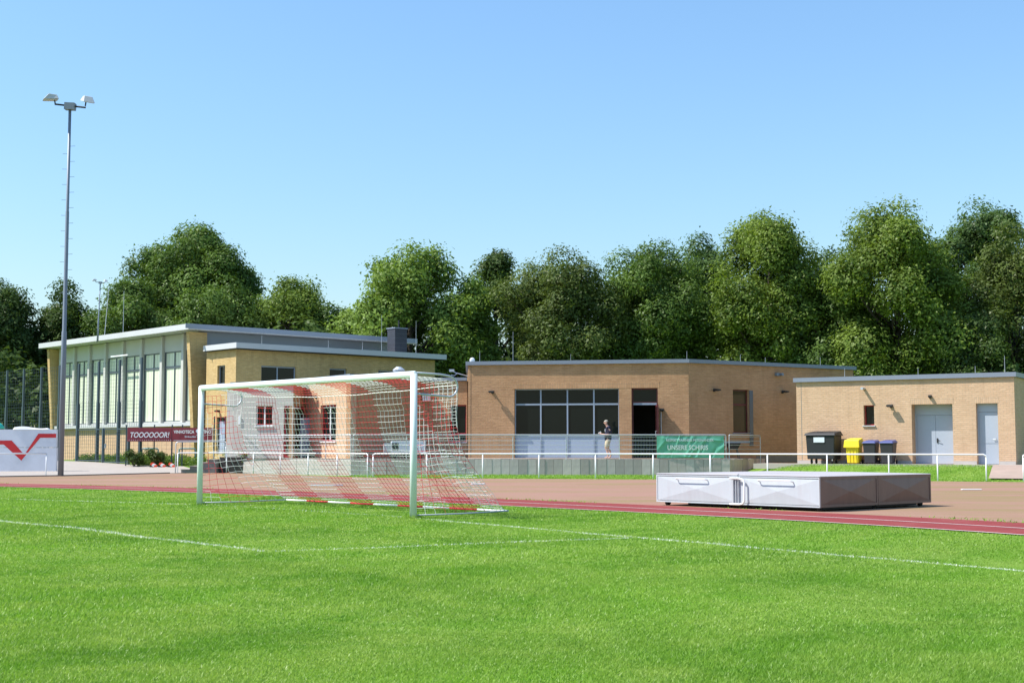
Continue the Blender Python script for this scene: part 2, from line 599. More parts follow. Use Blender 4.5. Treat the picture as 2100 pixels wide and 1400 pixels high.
def sb(x, y):
    dx, dy = x - GC[0], y - GC[1]
    return dx * SD[0] + dy * SD[1], dx * BD[0] + dy * BD[1]


def xy(s, b):
    return GC[0] + s * SD[0] + b * BD[0], GC[1] + s * SD[1] + b * BD[1]


# inner edge of the running track, measured behind the goal line: b as a function of s
INN = [(-40, 53.5), (-30, 50.2), (-22, 46.6), (-16.34, 43.1), (-12.43, 40.4), (-8.57, 37.1), (-4.08, 32.9), (-0.51, 29.1), (2.61, 25.5), (5.19, 22.3), (7.12, 19.2), (9.2, 14.6), (10.6, 9.5), (11.4, 4.0), (11.6, -2)]
_sb = sorted(sb(*p) for p in INN)
ES = np.array([q[0] for q in _sb])
EB = np.array([q[1] for q in _sb])
es_f = np.linspace(ES[0], ES[-1], 160)
eb_f = np.interp(es_f, ES, EB)
for _ in range(30):
    eb_f[1:-1] = 0.25 * eb_f[:-2] + 0.5 * eb_f[1:-1] + 0.25 * eb_f[2:]


def edge_b(s):
    return np.interp(s, es_f, eb_f)


SHED_A = (12.68, 60.9)
SHED_ANG = R(-31.71)
SN = (math.sin(SHED_ANG), -math.cos(SHED_ANG))


def zg(x, y):
    x = np.asarray(x, float)
    y = np.asarray(y, float)
    s, b = sb(x, y)
    crown = -np.clip((np.abs(s) - 3.0) * 0.0155, 0, 0.26) * ss((edge_b(s) - b) / 2.6) * (1 - ss((y - 44) / 6))
    left = 0.45 * ss((y - 66) / 14.0)
    ds = (x - SHED_A[0]) * SN[0] + (y - SHED_A[1]) * SN[1]
    right = 0.50 * ss((6.6 - ds) / 4.9) * ss((x - 9.7) / 3.0)
    return crown + np.maximum(left, right)


def zgf(x, y):
    return float(zg(x, y))


def grid_sheet(name, X, Y, Z, mat):
    ny, nx = X.shape
    me = bpy.data.meshes.new(name)
    v = np.stack([X, Y, Z], -1).reshape(-1, 3)
    idx = np.arange(ny * nx).reshape(ny, nx)
    f = np.stack([idx[:-1, :-1], idx[:-1, 1:], idx[1:, 1:], idx[1:, :-1]], -1).reshape(-1, 4)
    me.from_pydata(v.tolist(), [], f.tolist())
    me.materials.append(mat)
    me.polygons.foreach_set('use_smooth', [True] * len(me.polygons))
    o = bpy.data.objects.new(name, me)
    link(o)
    return kind(o, 'structure')


gx = np.concatenate([[-3000, -900, -300, -120], np.arange(-70, 71, 1.0), [120, 300, 900, 3000]])
gy = np.concatenate([[-3000, -900, -300, -90], np.arange(-50, 131, 1.0), [180, 300, 900, 3000]])
X, Y = np.meshgrid(gx, gy)
grid_sheet('ground', X, Y, zg(X, Y) - 0.045, M_ROUGHG)

def band(name, o0, o1, z, mat, rows=2):
    t = np.linspace(0, 1, rows)[:, None]
    S = np.repeat(es_f[None], rows, 0)
    # offset along the curve normal
    db = np.gradient(eb_f, es_f)
    nl = np.sqrt(1 + db * db)
    off = o0 + (o1 - o0) * t
    S2 = S - off * (db / nl)[None]
    B2 = eb_f[None] + off * (1 / nl)[None]
    Xb, Yb = xy(S2, B2)
    return grid_sheet(name, Xb, Yb, np.zeros_like(Xb) + z, mat)


# football pitch: sheet from the track edge far into the field
rows = np.concatenate([[0, 0.4, 0.8], np.arange(1.3, 30, 0.7), np.arange(32, 90, 4)])[:, None]
S = np.repeat(es_f[None], len(rows), 0)
B = eb_f[None] - rows
Xp, Yp = xy(S, B)
grid_sheet('pitch', Xp, Yp, zg(Xp, Yp) - 0.004, M_TURF)

band('running_track', 0.0, 2.55, 0.008, M_TRACK, 3)
band('track_line', 0.0, 0.075, 0.0125, M_LINE)
band('track_line', 1.26, 1.335, 0.0125, M_LINE)

# cinder area between the track and the spectator rail
db = np.gradient(eb_f, es_f)
nl = np.sqrt(1 + db * db)
ox, oy = xy(es_f - 2.45 * db / nl, eb_f + 2.45 / nl)
near = [(float(a), float(c)) for a, c in zip(ox, oy)]          # left (s small) to right
far = [(-60, 52), (-40, 54.4), (-21.24, 57.2), (-19.5, 58.9), (-17.4, 63.0), (-16.3, 65.2), (-15.2, 66.2), (-13.9, 66.4), (-12.3, 64.9), (-9.0, 60.6), (-7.3, 58.2), (-5.97, 56.5), (-3.4, 55.0), (-0.96, 54.5), (5.41, 53.0), (9.0, 52.3), (11.95, 51.5), (17.06, 49.4), (18.2, 48.8), (24, 45), (40, 30), (50, -2)]
poly = near[::-1] + far
tri = tessellate_polygon([[Vector((p[0], p[1], 0)) for p in poly]])
me = bpy.data.meshes.new('cinder_area')
me.from_pydata([(p[0], p[1], 0.0) for p in poly], [], [tuple(t) for t in tri])
me.materials.append(M_CINDER)
me.update()
o = bpy.data.objects.new('cinder_area', me)
kind(link(o), 'structure')
bm = bmesh.new()
bm.from_mesh(me)
bmesh.ops.recalc_face_normals(bm, faces=bm.faces)
if sum(f.normal.z for f in bm.faces) < 0:
    bmesh.ops.reverse_faces(bm, faces=bm.faces)
bm.to_mesh(me)
bm.free()


def draped(name, poly, dz, mat, step=0.6):
    """polygon laid over the ground height, as a dense sheet"""
    bm = bmesh.new()
    vs = [bm.verts.new((p[0], p[1], 0)) for p in poly]
    bm.faces.new(vs)
    xs = [p[0] for p in poly]
    ys = [p[1] for p in poly]
    for x in np.arange(min(xs) + step, max(xs), step):
        g = bm.verts[:] + bm.edges[:] + bm.faces[:]
        bmesh.ops.bisect_plane(bm, geom=g, plane_co=(x, 0, 0), plane_no=(1, 0, 0))
    for y in np.arange(min(ys) + step, max(ys), step):
        g = bm.verts[:] + bm.edges[:] + bm.faces[:]
        bmesh.ops.bisect_plane(bm, geom=g, plane_co=(0, y, 0), plane_no=(0, 1, 0))
    for v in bm.verts:
        v.co.z = zgf(v.co.x, v.co.y) + dz
    bmesh.ops.recalc_face_normals(bm, faces=bm.faces)
    if sum(f.normal.z for f in bm.faces) < 0:
        bmesh.ops.reverse_faces(bm, faces=bm.faces)
    me = bpy.data.meshes.new(name)
    bm.to_mesh(me)
    bm.free()
    me.materials.append(mat)
    o = bpy.data.objects.new(name, me)
    link(o)
    return kind(o, 'structure')


draped('path', [(-44, 54.3), (-21.24, 57.35), (-19.55, 59.05), (-17.45, 63.1), (-16.35, 65.35), (-15.8, 66.0), (-15.9, 69.5), (-17.5, 73.0), (-19.5, 73.6), (-26, 79.5), (-34, 79), (-44, 68)], 0.012, M_PAVE, 1.2)
# dark edging kerb between cinder and path
k = MB()
kp = [(-60, 52.05), (-40, 54.45), (-21.24, 57.27), (-19.52, 58.98), (-17.42, 63.06), (-16.32, 65.3)]
for a, b_ in zip(kp[:-1], kp[1:]):
    d = Vector((b_[0] - a[0], b_[1] - a[1], 0))
    k.box(0, d.length, -0.05, 0.05, -0.1, 0.05, T(a[0], a[1], 0, math.atan2(d.y, d.x)))
kind(k.build('kerb', M_CONC_DK), 'structure')

SHM = T(SHED_A[0], SHED_A[1], 0, SHED_ANG)
pv = [SHM @ Vector(p) for p in ((-1.5, 0.3, 0), (-1.5, -1.45, 0), (13, -1.45, 0), (13, 0.3, 0))]
kind(MB().prism([(p.x, p.y) for p in pv], 0.3, 0.525).build('shed_paving', M_PAVE), 'structure')
rp = [SHM @ Vector(p) for p in ((8.75, -1.46, 0), (9.45, -5.6, 0), (13, -5.6, 0), (13, -1.46, 0))]
draped('sloping_path', [(p.x, p.y) for p in rp], 0.03, M_PAVE_RED, 1.0)

# ------------------------------------------------------------------ building helpers


def wall(parent, A, B, z0, z1, mat, openings=(), th=0.3, name='wall', ends=0.004):
    """wall with real openings; local x runs A->B, local -y looks out"""
    d = Vector((B[0] - A[0], B[1] - A[1]))
    L = d.length
    M = T(A[0], A[1], 0, math.atan2(d.y, d.x))
    e0, e1 = (ends, ends) if not isinstance(ends, tuple) else ends
    xs = sorted({e0, L - e1} | {v for o in openings for v in o[:2]})
    zs = sorted({z0, z1} | {v for o in openings for v in o[2:]})
    xs = [x for x in xs if e0 - 1e-6 <= x <= L - e1 + 1e-6]

    def solid(i, j):
        if i < 0 or j < 0 or i >= len(xs) - 1 or j >= len(zs) - 1:
            return False
        cx, cz = (xs[i] + xs[i + 1]) / 2, (zs[j] + zs[j + 1]) / 2
        return not any(o[0] < cx < o[1] and o[2] < cz < o[3] for o in openings)

    m = MB()
    for i in range(len(xs) - 1):
        for j in range(len(zs) - 1):
            if not solid(i, j):
                continue
            a, b, c, e = xs[i], xs[i + 1], zs[j], zs[j + 1]
            m.face([(a, 0, c), (b, 0, c), (b, 0, e), (a, 0, e)])
            m.face([(b, th, c), (a, th, c), (a, th, e), (b, th, e)])
            if not solid(i - 1, j):
                m.face([(a, th, c), (a, 0, c), (a, 0, e), (a, th, e)])
            if not solid(i + 1, j):
                m.face([(b, 0, c), (b, th, c), (b, th, e), (b, 0, e)])
            if not solid(i, j - 1):
                m.face([(a, th, c), (b, th, c), (b, 0, c), (a, 0, c)])
            if not solid(i, j + 1):
                m.face([(a, 0, e), (b, 0, e), (b, th, e), (a, th, e)])
    m.build(name, mat, parent, M)
    return M


def window(parent, M, x0, x1, z0, z1, frame, pane=None, xm=(), zm=(), inset=0.12, fw=0.06, sill=None, name='window', skip=(), pane_mats=None, mull=None):
    """frame mesh as a part; every pane, the mullions and the sill are sub-parts"""
    pane = pane or M_GLASS
    f = MB()
    y0, y1 = inset, inset + 0.07
    f.box(x0, x0 + fw, y0, y1, z0, z1).box(x1 - fw, x1, y0, y1, z0, z1)
    f.box(x0 + fw, x1 - fw, y0, y1, z0, z0 + fw).box(x0 + fw, x1 - fw, y0, y1, z1 - fw, z1)
    w = f.build(name, frame, parent, M)
    X_ = [x0 + fw] + list(xm) + [x1 - fw]
    Z_ = [z0 + fw] + list(zm) + [z1 - fw]
    for x in xm:
        MB().box(x - 0.035, x + 0.035, y0 - 0.01, y1, z0 + fw, z1 - fw).build('mullion', mull or frame, w, M)
    for z in zm:
        MB().box(x0 + fw, x1 - fw, y0 - 0.006, y1 - 0.004, z - 0.04, z + 0.04).build('transom', mull or frame, w, M)
    for i in range(len(X_) - 1):
        for j in range(len(Z_) - 1):
            if (i, j) in skip:
                continue
            pmat = pane_mats[j] if pane_mats else pane
            MB().box(X_[i], X_[i + 1], y0 + 0.03, y0 + 0.04, Z_[j], Z_[j + 1]).build('pane', pmat, w, M)
    if sill:
        MB().box(x0 - 0.05, x1 + 0.05, -0.06, inset, z0 - 0.05, z0 - 0.004).build('sill', sill, w, M)
    return w


def wall_lamp(parent, M, x, z, out=0.38, w=0.26, mat=None):
    m = MB()
    m.box(x - 0.05, x + 0.05, -0.06, 0.0, z - 0.09, z + 0.05)
    m.box(x - 0.03, x + 0.03, -out * 0.6, -0.06, z - 0.02, z + 0.02)
    m.hexa([Vector(p) for p in ((x - w / 2, -out, z - 0.03), (x + w / 2, -out, z - 0.03), (x + w / 2, -out * 0.45, z - 0.06), (x - w / 2, -out * 0.45, z - 0.06),
                                (x - w / 2, -out, z + 0.02), (x + w / 2, -out, z + 0.02), (x + w / 2, -out * 0.45, z + 0.05), (x - w / 2, -out * 0.45, z + 0.05))])
    return m.build('wall_lamp', mat or M_BLACK, parent, M)


def rod(parent, x, y, z0, z1, r=0.012, mat=None):
    return MB().tube([(x, y, z0), (x, y, z1)], [r, r * 0.6], 5).build('lightning_rod', mat or M_GALV, parent, Matrix.Identity(4))


I4 = Matrix.Identity(4)

# ------------------------------------------------------------------ clubhouse
CA, CB, CC = (-2.14, 66.5), (8.37, 64.6), (17.65, 70.5)
club = thing('clubhouse', 'flat-roofed brown brick clubhouse with four-bay window wall behind the terrace', 'building', T(3, 68, 0))
ft = [(2.29, 7.36, 0.72, 4.05), (7.96, 9.21, 0.72, 4.05)]
WF = wall(club, CA, CB, 0.0, 5.22, BR_CLUB, ft, 0.36)
WS = wall(club, CB, CC, 0.0, 5.215, BR_CLUB, [(2.75, 3.78, 1.94, 4.03)], 0.36)
wall(club, CC, (11.9, 79.5), 0.0, 5.21, BR_CLUB)
wall(club, (11.9, 79.5), (-2.6, 79.5), 0.0, 5.21, BR_CLUB)
wall(club, (-2.6, 79.5), CA, 0.0, 5.205, BR_CLUB)
rpoly = [(-2.26, 66.40), (8.38, 64.47), (17.80, 70.45), (12.0, 79.65), (-2.66, 79.65)]
MB().prism(rpoly, 5.223, 5.40).build('roof', M_FASCIA, club)
ip = [(-2.0, 66.8), (8.3, 64.97), (17.3, 70.7), (11.7, 79.3), (-2.4, 79.3)]
MB().prism(ip, 5.35, 5.43).build('roof_gravel', M_ROOF, club)
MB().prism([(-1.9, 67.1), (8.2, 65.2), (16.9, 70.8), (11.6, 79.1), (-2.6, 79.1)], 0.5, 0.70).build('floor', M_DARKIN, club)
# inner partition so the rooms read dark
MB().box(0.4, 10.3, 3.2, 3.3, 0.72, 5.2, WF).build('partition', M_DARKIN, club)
MB().box(2.2, 9.3, -0.006, 0.1, 4.052, 4.34).build('lintel', BR_SOLD, club, WF)
MB().box(0.135, 0.155, -0.003, 0.05, 0.75, 5.2).build('expansion_joint', M_BLACK, club, WF)
# window wall: glass above, blue-grey panels below
w = window(club, WF, 2.29, 7.36, 0.724, 4.05, M_ALU, M_GLASS, (3.56, 4.86, 6.14), (1.80, 3.30), 0.16, 0.05, mull=M_ALU, pane_mats=(M_BLUEP, M_GLASS, M_GLASS))
# open entrance: red frame, fan light, door leaf swung out on the right
f = MB()
f.box(7.96, 8.03, 0.16, 0.24, 0.724, 4.05).box(9.14, 9.21, 0.16, 0.24, 0.724, 4.05).box(8.03, 9.14, 0.16, 0.24, 3.98, 4.05).box(8.03, 9.14, 0.155, 0.24, 3.34, 3.40)
en = f.build('entrance_frame', M_REDDK, club, WF)
MB().box(8.03, 9.14, 0.15, 0.25, 3.25, 3.34).build('transom', M_ALU, en, WF)
MB().box(8.03, 9.14, 0.19, 0.20, 3.40, 3.98).build('pane', M_GLASS, en, WF)
DM = WF @ T(9.13, 0.12, 0, R(-82))
dr = MB().box(0, 0.07, -0.03, 0.03, 0.74, 3.24).box(0.98, 1.05, -0.03, 0.03, 0.74, 3.24).box(0.07, 0.98, -0.03, 0.03, 0.74, 0.95).box(0.07, 0.98, -0.03, 0.03, 3.14, 3.24).build('door', M_REDDK, club, DM)
MB().box(0.07, 0.98, -0.01, 0.0, 0.95, 3.14).build('pane', M_GLASS, dr, DM)
MB().tube([(0.93, -0.04, 1.75), (0.93, -0.10, 1.75), (0.93, -0.10, 2.0), (0.93, -0.04, 2.0)], 0.012, 6).build('handle', M_GALV, dr, DM)
wall_lamp(club, WF, 1.21, 3.92)
wall_lamp(club, WF, 9.42, 3.02, 0.30, 0.2)
# downpipe beside the entrance
MB().tube([(9.36, -0.06, 0.72), (9.36, -0.06, 2.9)], 0.025, 6).build('pipe', M_GALV, club, WF)
w = window(club, WS, 2.75, 3.78, 1.94, 4.03, M_REDDK, M_GLASS_L, (), (3.30,), 0.14, 0.055, sill=M_GALV_DK)
MB().box(3.80, 4.02, -0.03, 0.0, 1.3, 4.0).build('shutter_rail', M_ALU_DK, club, WS)
wall_lamp(club, WS, 1.55, 3.98)
wall_lamp(club, WS, 5.98, 3.99)
MB().tube([(5.77, 0, 4.83), (5.77, -0.3, 4.83)], 0.07, 8).box(5.5, 5.68, -0.16, 0, 4.76, 4.9).build('vent_pipe', M_GALV_DK, club, WS)
MB().box(4.2, 10.9, -0.012, 0.1, 0.5, 0.82).build('plinth', M_CONC_DK, club, WS)
for x, y, h in ((0.05, 67.5, 1.55), (-1.6, 67.6, 0.6), (3.1, 72, 0.75), (8.6, 67, 0.55), (11.5, 68.6, 0.5), (16.2, 71.6, 0.55), (12.9, 69.4, 0.4)):
    rod(club, x, y, 5.4, 5.4 + h)
m = MB()
m.ellipsoid((-1.95, 66.9, 5.48), (0.13, 0.05, 0.15), 12, 8)
m.tube([(-1.95, 67.0, 5.4), (-1.95, 66.95, 5.5)], 0.02, 6)
m.build('satellite_dish', M_WHITE, club)
# camera on a bracket above the low link roof
m = MB().tube([(-2.2, 68.6, 4.80), (-2.80, 68.5, 4.96), (-3.0, 68.45, 5.06)], 0.025, 6).box(-3.15, -2.9, 68.4, 68.55, 5.02, 5.14).tube([(-2.75, 68.5, 4.94), (-2.9, 68.45, 4.82), (-3.05, 68.45, 4.86)], 0.02, 6)
m.build('camera_bracket', M_GALV, club)

# ------------------------------------------------------------------ low wing between clubhouse and hall
Gw0, Rw, Qw, Kw = (-13.7, 67.0), (-10.65, 66.5), (-10.33, 68.37), (-7.55, 63.9)
wing = thing('low_wing', 'single-storey wing with grey rendered wall and brick bay behind the goal net', 'building', T(-8, 67, 0))
dG = (Vector(Rw) - Vector(Gw0)).length
GW = wall(wing, Gw0, Rw, 0.0, 4.33, M_RENDER, [(1.20, 2.05, 2.28, 3.28), (2.62, 3.04, 0.74, 3.25)], 0.3)
RW = wall(wing, Rw, Qw, 0.0, 4.325, BR_CLUB, [(0.25, 1.75, 0.74, 3.25)], 0.2)
KW = wall(wing, Qw, Kw, 0.0, 4.50, BR_SHED, [(1.85, 3.65, 1.52, 3.28)], 0.3)
K2 = (-4.45, 67.6)
AW = wall(wing, Kw, K2, 0.0, 4.495, BR_CLUB, (), 0.3)
BW = wall(wing, K2, (-2.2, 67.2), 0.0, 4.49, BR_CLUB, [(1.40, 2.24, 1.50, 3.32)], 0.3)
wall(wing, Gw0, (-11.5, 76.5), 0.0, 4.32, M_RENDER)
MB().prism([(-13.82, 66.92), (-10.62, 66.40), (-10.2, 68.40), (-3.2, 72), (-4, 77.5), (-11.6, 77.5)], 4.335, 4.42).build('roof', M_FASCIA, wing)
MB().prism([(-10.42, 68.30), (-7.58, 63.76), (-4.42, 67.46), (-2.22, 67.07), (-2.5, 73), (-7, 74)], 4.505, 4.66).build('roof', M_FASCIA, wing)
window(wing, GW, 1.20, 2.05, 2.28, 3.28, M_WHITE, M_GLASS, (1.62,), (), 0.1, 0.05, sill=M_WHITE)
window(wing, GW, 2.62, 3.04, 0.744, 3.25, M_REDFR, M_GLASS_L, (), (1.55,), 0.03, 0.10, name='side_light')
window(wing, RW, 0.25, 1.75, 0.744, 3.25, M_REDFR, M_GLASS_L, (), (1.55,), 0.04, 0.12, name='entrance')
lf = MB().box(0, 0.75, -0.03, 0.03, 0.76, 2.7).build('door', M_BLUEP, wing, RW @ T(0.95, -0.06, 0, R(-25)))
window(wing, KW, 1.85, 3.65, 1.52, 3.28, M_REDFR, M_GLASS, (2.75,), (), 0.12, 0.07, sill=M_WHITE, mull=M_WHITE)
window(wing, BW, 1.40, 2.24, 1.50, 3.32, M_REDFR, M_GLASS, (), (1.90,), 0.12, 0.06, sill=M_BLUEP)
wall_lamp(wing, KW, 1.35, 3.72)
MB().box(0.32, 0.42, -0.05, 0.0, 2.35, 2.75).build('house_sign', M_WHITE, wing, GW)
MB().box(0.05, 0.45, -0.18, 0.0, 3.5, 3.82).build('wall_box', M_WHITE, wing, BW)
vm = MB().tube([(-5.6, 67.4, 4.65), (-5.6, 67.4, 4.95)], 0.16, 12).tube([(-5.6, 67.4, 4.95), (-5.6, 67.4, 5.03), (-5.6, 67.4, 5.05), (-5.6, 67.4, 5.2)], [0.27, 0.3, 0.3, 0.12], 12)
vm.build('roof_vent', M_GALV, wing)

# ------------------------------------------------------------------ sports hall (long window front) and annex
HN, HF = (-18.45, 80.0), (-31.2, 94.01)
hd = (Vector(HN) - Vector(HF)).normalized()           # far -> near along the front
hn = Vector((hd.y, -hd.x))                            # outward (towards the pitch)
if hn.y > 0:
    hn = -hn
hall = thing('sports_hall', 'sports hall with pale concrete fins, tall channel-glass bays and wide roof overhang', 'building', T(-22, 88, 0.4))
LH = (Vector(HN) - Vector(HF)).length
hb = Vector((-hn.x, -hn.y))                           # inward
Hb0 = Vector(HF) + hb * 15
Hb1 = Vector(HN) + hb * 15.2
finr = (1.41, 4.04, 6.67, 9.16, 11.61, 13.96, 16.25, 18.39)
bays = [(LH - b1, LH - b0) for b0, b1 in zip((0.15,) + tuple(q + 0.28 for q in finr[:-1]), finr)]
HW = wall(hall, HF, HN, 2.72, 8.0, M_PANEL_L, [(a, b, 2.78, 7.0) for a, b in bays], 0.25, 'facade_panel')
wall(hall, HF, HN, 0.2, 2.5, BR_SHED, (), 0.3)
MB().box(-0.1, LH - 0.05, -0.30, 0.2, 2.5, 2.70).build('ledge', M_FASCIA_L, hall, HW)
wall(hall, HN, (Hb1.x, Hb1.y), 0.2, 7.05, BR_YELL)
WMU = wall(hall, HN, (Hb1.x, Hb1.y), 7.06, 8.02, M_CLAD, (), 0.25, 'cladding')
wall(hall, (Hb1.x, Hb1.y), (Hb0.x, Hb0.y), 0.2, 8.0, BR_YELL)
wall(hall, (Hb0.x, Hb0.y), HF, 0.2, 8.0, BR_YELL)
for (a, b) in bays:
    f = MB()
    f.box(a, a + 0.06, 0.05, 0.12, 2.78, 7.0).box(b - 0.06, b, 0.05, 0.12, 2.78, 7.0).box(a + 0.06, b - 0.06, 0.05, 0.12, 6.94, 7.0).box(a + 0.06, b - 0.06, 0.05, 0.12, 2.78, 2.83)
    f.box(a + 0.06, b - 0.06, 0.045, 0.11, 6.0, 6.12).box((a + b) / 2 - 0.03, (a + b) / 2 + 0.03, 0.04, 0.10, 2.83, 6.94)
    wf = f.build('window', M_ALU_DK, hall, HW)
    n = 6
    ch = (b - a - 0.12) / n
    cm = MB().box(0, ch - 0.025, 0, 0.02, 2.83, 6.94)
    cm.box(0, 0.02, 0.021, 0.05, 2.83, 6.94)
    cme = cm.mesh('glass_channel', M_UGLASS)
    for q in range(n):
        g = bpy.data.objects.new('glass_channel', cme)
        link(g, wf, HW @ T(a + 0.07 + q * ch, 0.10, 0))
    MB().box(a, b, 0.17, 0.19, 2.8, 7.0).build('backing', M_ALU_DK, wf, HW)
for e in finr:
    x = LH - e
    MB().box(x - 0.28, x, -0.17, 0.05, 2.701, 7.98).build('concrete_fin', M_PANEL_L, hall, HW)
# raking brick end walls that lean out towards the roof
for x0, x1 in ((LH + 0.0, LH + 0.34), (-0.34, 0.0)):
    MB().hexa([Vector(p) for p in ((x0, -0.25, 0.2), (x1, -0.25, 0.2), (x1, 0.4, 0.2), (x0, 0.4, 0.2), (x0, -0.78, 7.95), (x1, -0.78, 7.95), (x1, 0.4, 7.95), (x0, 0.4, 7.95))]).build('end_wall', BR_YELL, hall, HW)
HB = Matrix.Translation((0, 0, 0))
m = MB()
m.box(-0.75, LH + 1.0, -1.2, 15.6, 8.03, 8.36, HW)
m.build('roof', M_FASCIA_L, hall)
MB().box(LH + 1.003, LH + 1.03, -1.4, 15.55, 8.08, 8.35, HW).build('fascia', M_CLAD, hall)
MB().box(LH - 9.6, LH - 7.3, -0.8, -0.72, 6.95, 7.02).build('awning_rail', M_WHITE, hall, HW)
rod(hall, -25.3, 88.5, 8.36, 11.4, 0.02)

annex = thing('annex', 'two-storey yellow brick annex with small windows and slate chimney', 'building', T(-12, 82, 0.4))
AA, AB, AC = (-17.71, 79.0), (-15.5, 76.55), (-4.88, 86.2)
LW = wall(annex, AA, AB, 0.2, 6.73, BR_YELL, [(1.26, 2.11, 4.82, 5.89), (1.24, 2.27, 0.87, 2.96)], 0.3)
AM = wall(annex, AB, AC, 0.2, 6.725, BR_YELL, [(1.65, 4.0, 4.54, 5.89), (6.34, 7.58, 4.54, 5.92), (9.92, 11.12, 4.54, 5.95)], 0.3)
wall(annex, AC, (-8, 90), 0.2, 6.72, BR_YELL)
window(annex, LW, 1.26, 2.11, 4.82, 5.89, M_ALU, M_GLASS, (), (), 0.14, 0.06, sill=M_FASCIA_L)
dd = MB().box(1.24, 1.32, 0.14, 0.22, 0.87, 2.96).box(2.19, 2.27, 0.14, 0.22, 0.87, 2.96).box(1.32, 2.19, 0.14, 0.22, 2.88, 2.96).build('door_frame', M_ALU_DK, annex, LW)
MB().box(1.32, 2.19, 0.16, 0.20, 0.87, 2.72).build('door', M_BLUEP, annex, LW)
MB().box(1.32, 2.19, 0.17, 0.19, 2.723, 2.88).build('pane', M_GLASS, dd, LW)
window(annex, AM, 1.65, 4.0, 4.54, 5.89, M_ALU, M_GLASS, (2.78,), (), 0.12, 0.08, sill=M_FASCIA_L)
window(annex, AM, 6.34, 7.58, 4.54, 5.92, M_ALU, M_GLASS, (), (), 0.12, 0.08, sill=M_FASCIA_L)
window(annex, AM, 9.92, 11.12, 4.54, 5.95, M_ALU, M_GLASS, (), (), 0.12, 0.08, sill=M_FASCIA_L)
wall_lamp(annex, LW, 1.56, 3.31, 0.3, 0.2)
MB().box(-0.30, 14.9, -0.50, 3.15, 6.77, 7.08, AM).build('roof', M_FASCIA_L, annex)
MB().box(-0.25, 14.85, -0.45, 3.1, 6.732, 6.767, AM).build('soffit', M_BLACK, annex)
cm = MB()
CHM = AM @ T(12.25, 1.4, 0)
cm.box(0, 0.95, 0, 0.8, 6.8, 8.72, CHM)
ch = cm.build('chimney', M_SLATE, annex)
MB().box(-0.05, 1.0, -0.05, 0.85, 8.723, 8.79, CHM).build('chimney_cap', M_FASCIA, ch)
MB().tube([(0.6, 0.4, 8.78), (0.6, 0.4, 9.3)], 0.05, 6).build('flue', M_BLACK, ch, CHM)
for q in range(5):
    MB().box(-0.006, 0.956, -0.006, 0.806, 7.24 + q * 0.29, 7.25 + q * 0.29, CHM).build('slate_joint', M_ALU_DK, ch)
for x, h in ((10.6, 2.2), (13.3, 2.0)):
    p = AM @ Vector((x, 0.6, 0))
    rod(annex, p.x, p.y, 7.05, 7.2 + h, 0.014)
for x in (1.9, 6.5, 9.0):
    p = AM @ Vector((x, 0.4, 0))
    rod(annex, p.x, p.y, 7.05, 7.65, 0.012)

# ------------------------------------------------------------------ brick store on the right
shed = thing('brick_store', 'pale brick store with blue-grey doors and small window beyond the grass bank', 'building', T(17, 60, 0.5))
SB_ = SHM @ Vector((9.32, 0, 0))
SW = wall(shed, SHED_A, (SB_.x, SB_.y), 0.3, 4.12, BR_SHED, [(3.03, 3.49, 2.18, 3.05), (5.10, 6.81, 0.52, 3.05), (7.77, 8.64, 0.52, 3.05)], 0.75)
p1 = SHM @ Vector((9.32, 7.5, 0))
p2 = SHM @ Vector((0.0, 7.5, 0))
wall(shed, (SB_.x, SB_.y), (p1.x, p1.y), 0.3, 4.115, BR_SHED)
wall(shed, (p1.x, p1.y), (p2.x, p2.y), 0.3, 4.11, BR_SHED)
wall(shed, (p2.x, p2.y), SHED_A, 0.3, 4.115, BR_SHED)
MB().box(-0.10, 9.42, -0.11, 7.6, 4.123, 4.31, SHM).build('roof', M_FASCIA, shed)
MB().box(0.2, 9.1, 0.2, 7.3, 4.28, 4.33, SHM).build('roof_gravel', M_ROOF, shed)
MB().box(0.215, 0.24, -0.003, 0.05, 0.55, 4.1).build('expansion_joint', M_CONC_DK, shed, SHM)
for a, b in ((0.01, 5.08), (6.83, 7.75), (8.66, 9.30)):
    MB().box(a, b, -0.014, 0.1, 0.50, 0.665).build('plinth', M_CONC, shed, SHM)
for a, b in ((5.05, 6.86), (7.72, 8.69)):
    MB().box(a, b, -0.006, 0.1, 3.053, 3.31).build('lintel', BR_SOLD_S, shed, SHM)
window(shed, SHM, 3.03, 3.49, 2.18, 3.05, M_REDFR, M_GLASS, (), (), 0.2, 0.045, sill=M_GALV)
f = MB().box(5.10, 5.17, 0.52, 0.62, 0.53, 3.05).box(6.74, 6.81, 0.52, 0.62, 0.53, 3.05).box(5.17, 6.74, 0.52, 0.62, 2.60, 3.05)
df = f.build('door_frame', M_DOOR, shed, SHM)
for a, b in ((5.175, 5.95), (5.96, 6.735)):
    d_ = MB().box(a, b, 0.54, 0.59, 0.54, 2.59).build('door', M_DOOR, shed, SHM)
    if a > 5.5:
        MB().box(6.0, 6.05, 0.51, 0.54, 1.42, 1.62).tube([(6.02, 0.52, 1.55), (6.02, 0.47, 1.55), (6.16, 0.47, 1.50)], 0.015, 6).build('handle', M_BLACK, d_, SHM)
f = MB().box(7.77, 7.83, 0.22, 0.32, 0.53, 3.05).box(8.58, 8.64, 0.22, 0.32, 0.53, 3.05).box(7.83, 8.58, 0.22, 0.32, 2.70, 3.05)
f.build('door_frame', M_DOOR, shed, SHM)
d_ = MB().box(7.835, 8.575, 0.24, 0.29, 0.54, 1.375).box(7.835, 8.575, 0.24, 0.29, 1.40, 2.69).box(7.84, 8.57, 0.255, 0.28, 1.375, 1.40).build('door', M_DOOR, shed, SHM)
MB().tube([(8.50, 0.23, 1.57), (8.50, 0.19, 1.57), (8.38, 0.19, 1.57)], 0.014, 6).build('handle', M_GALV, d_, SHM)
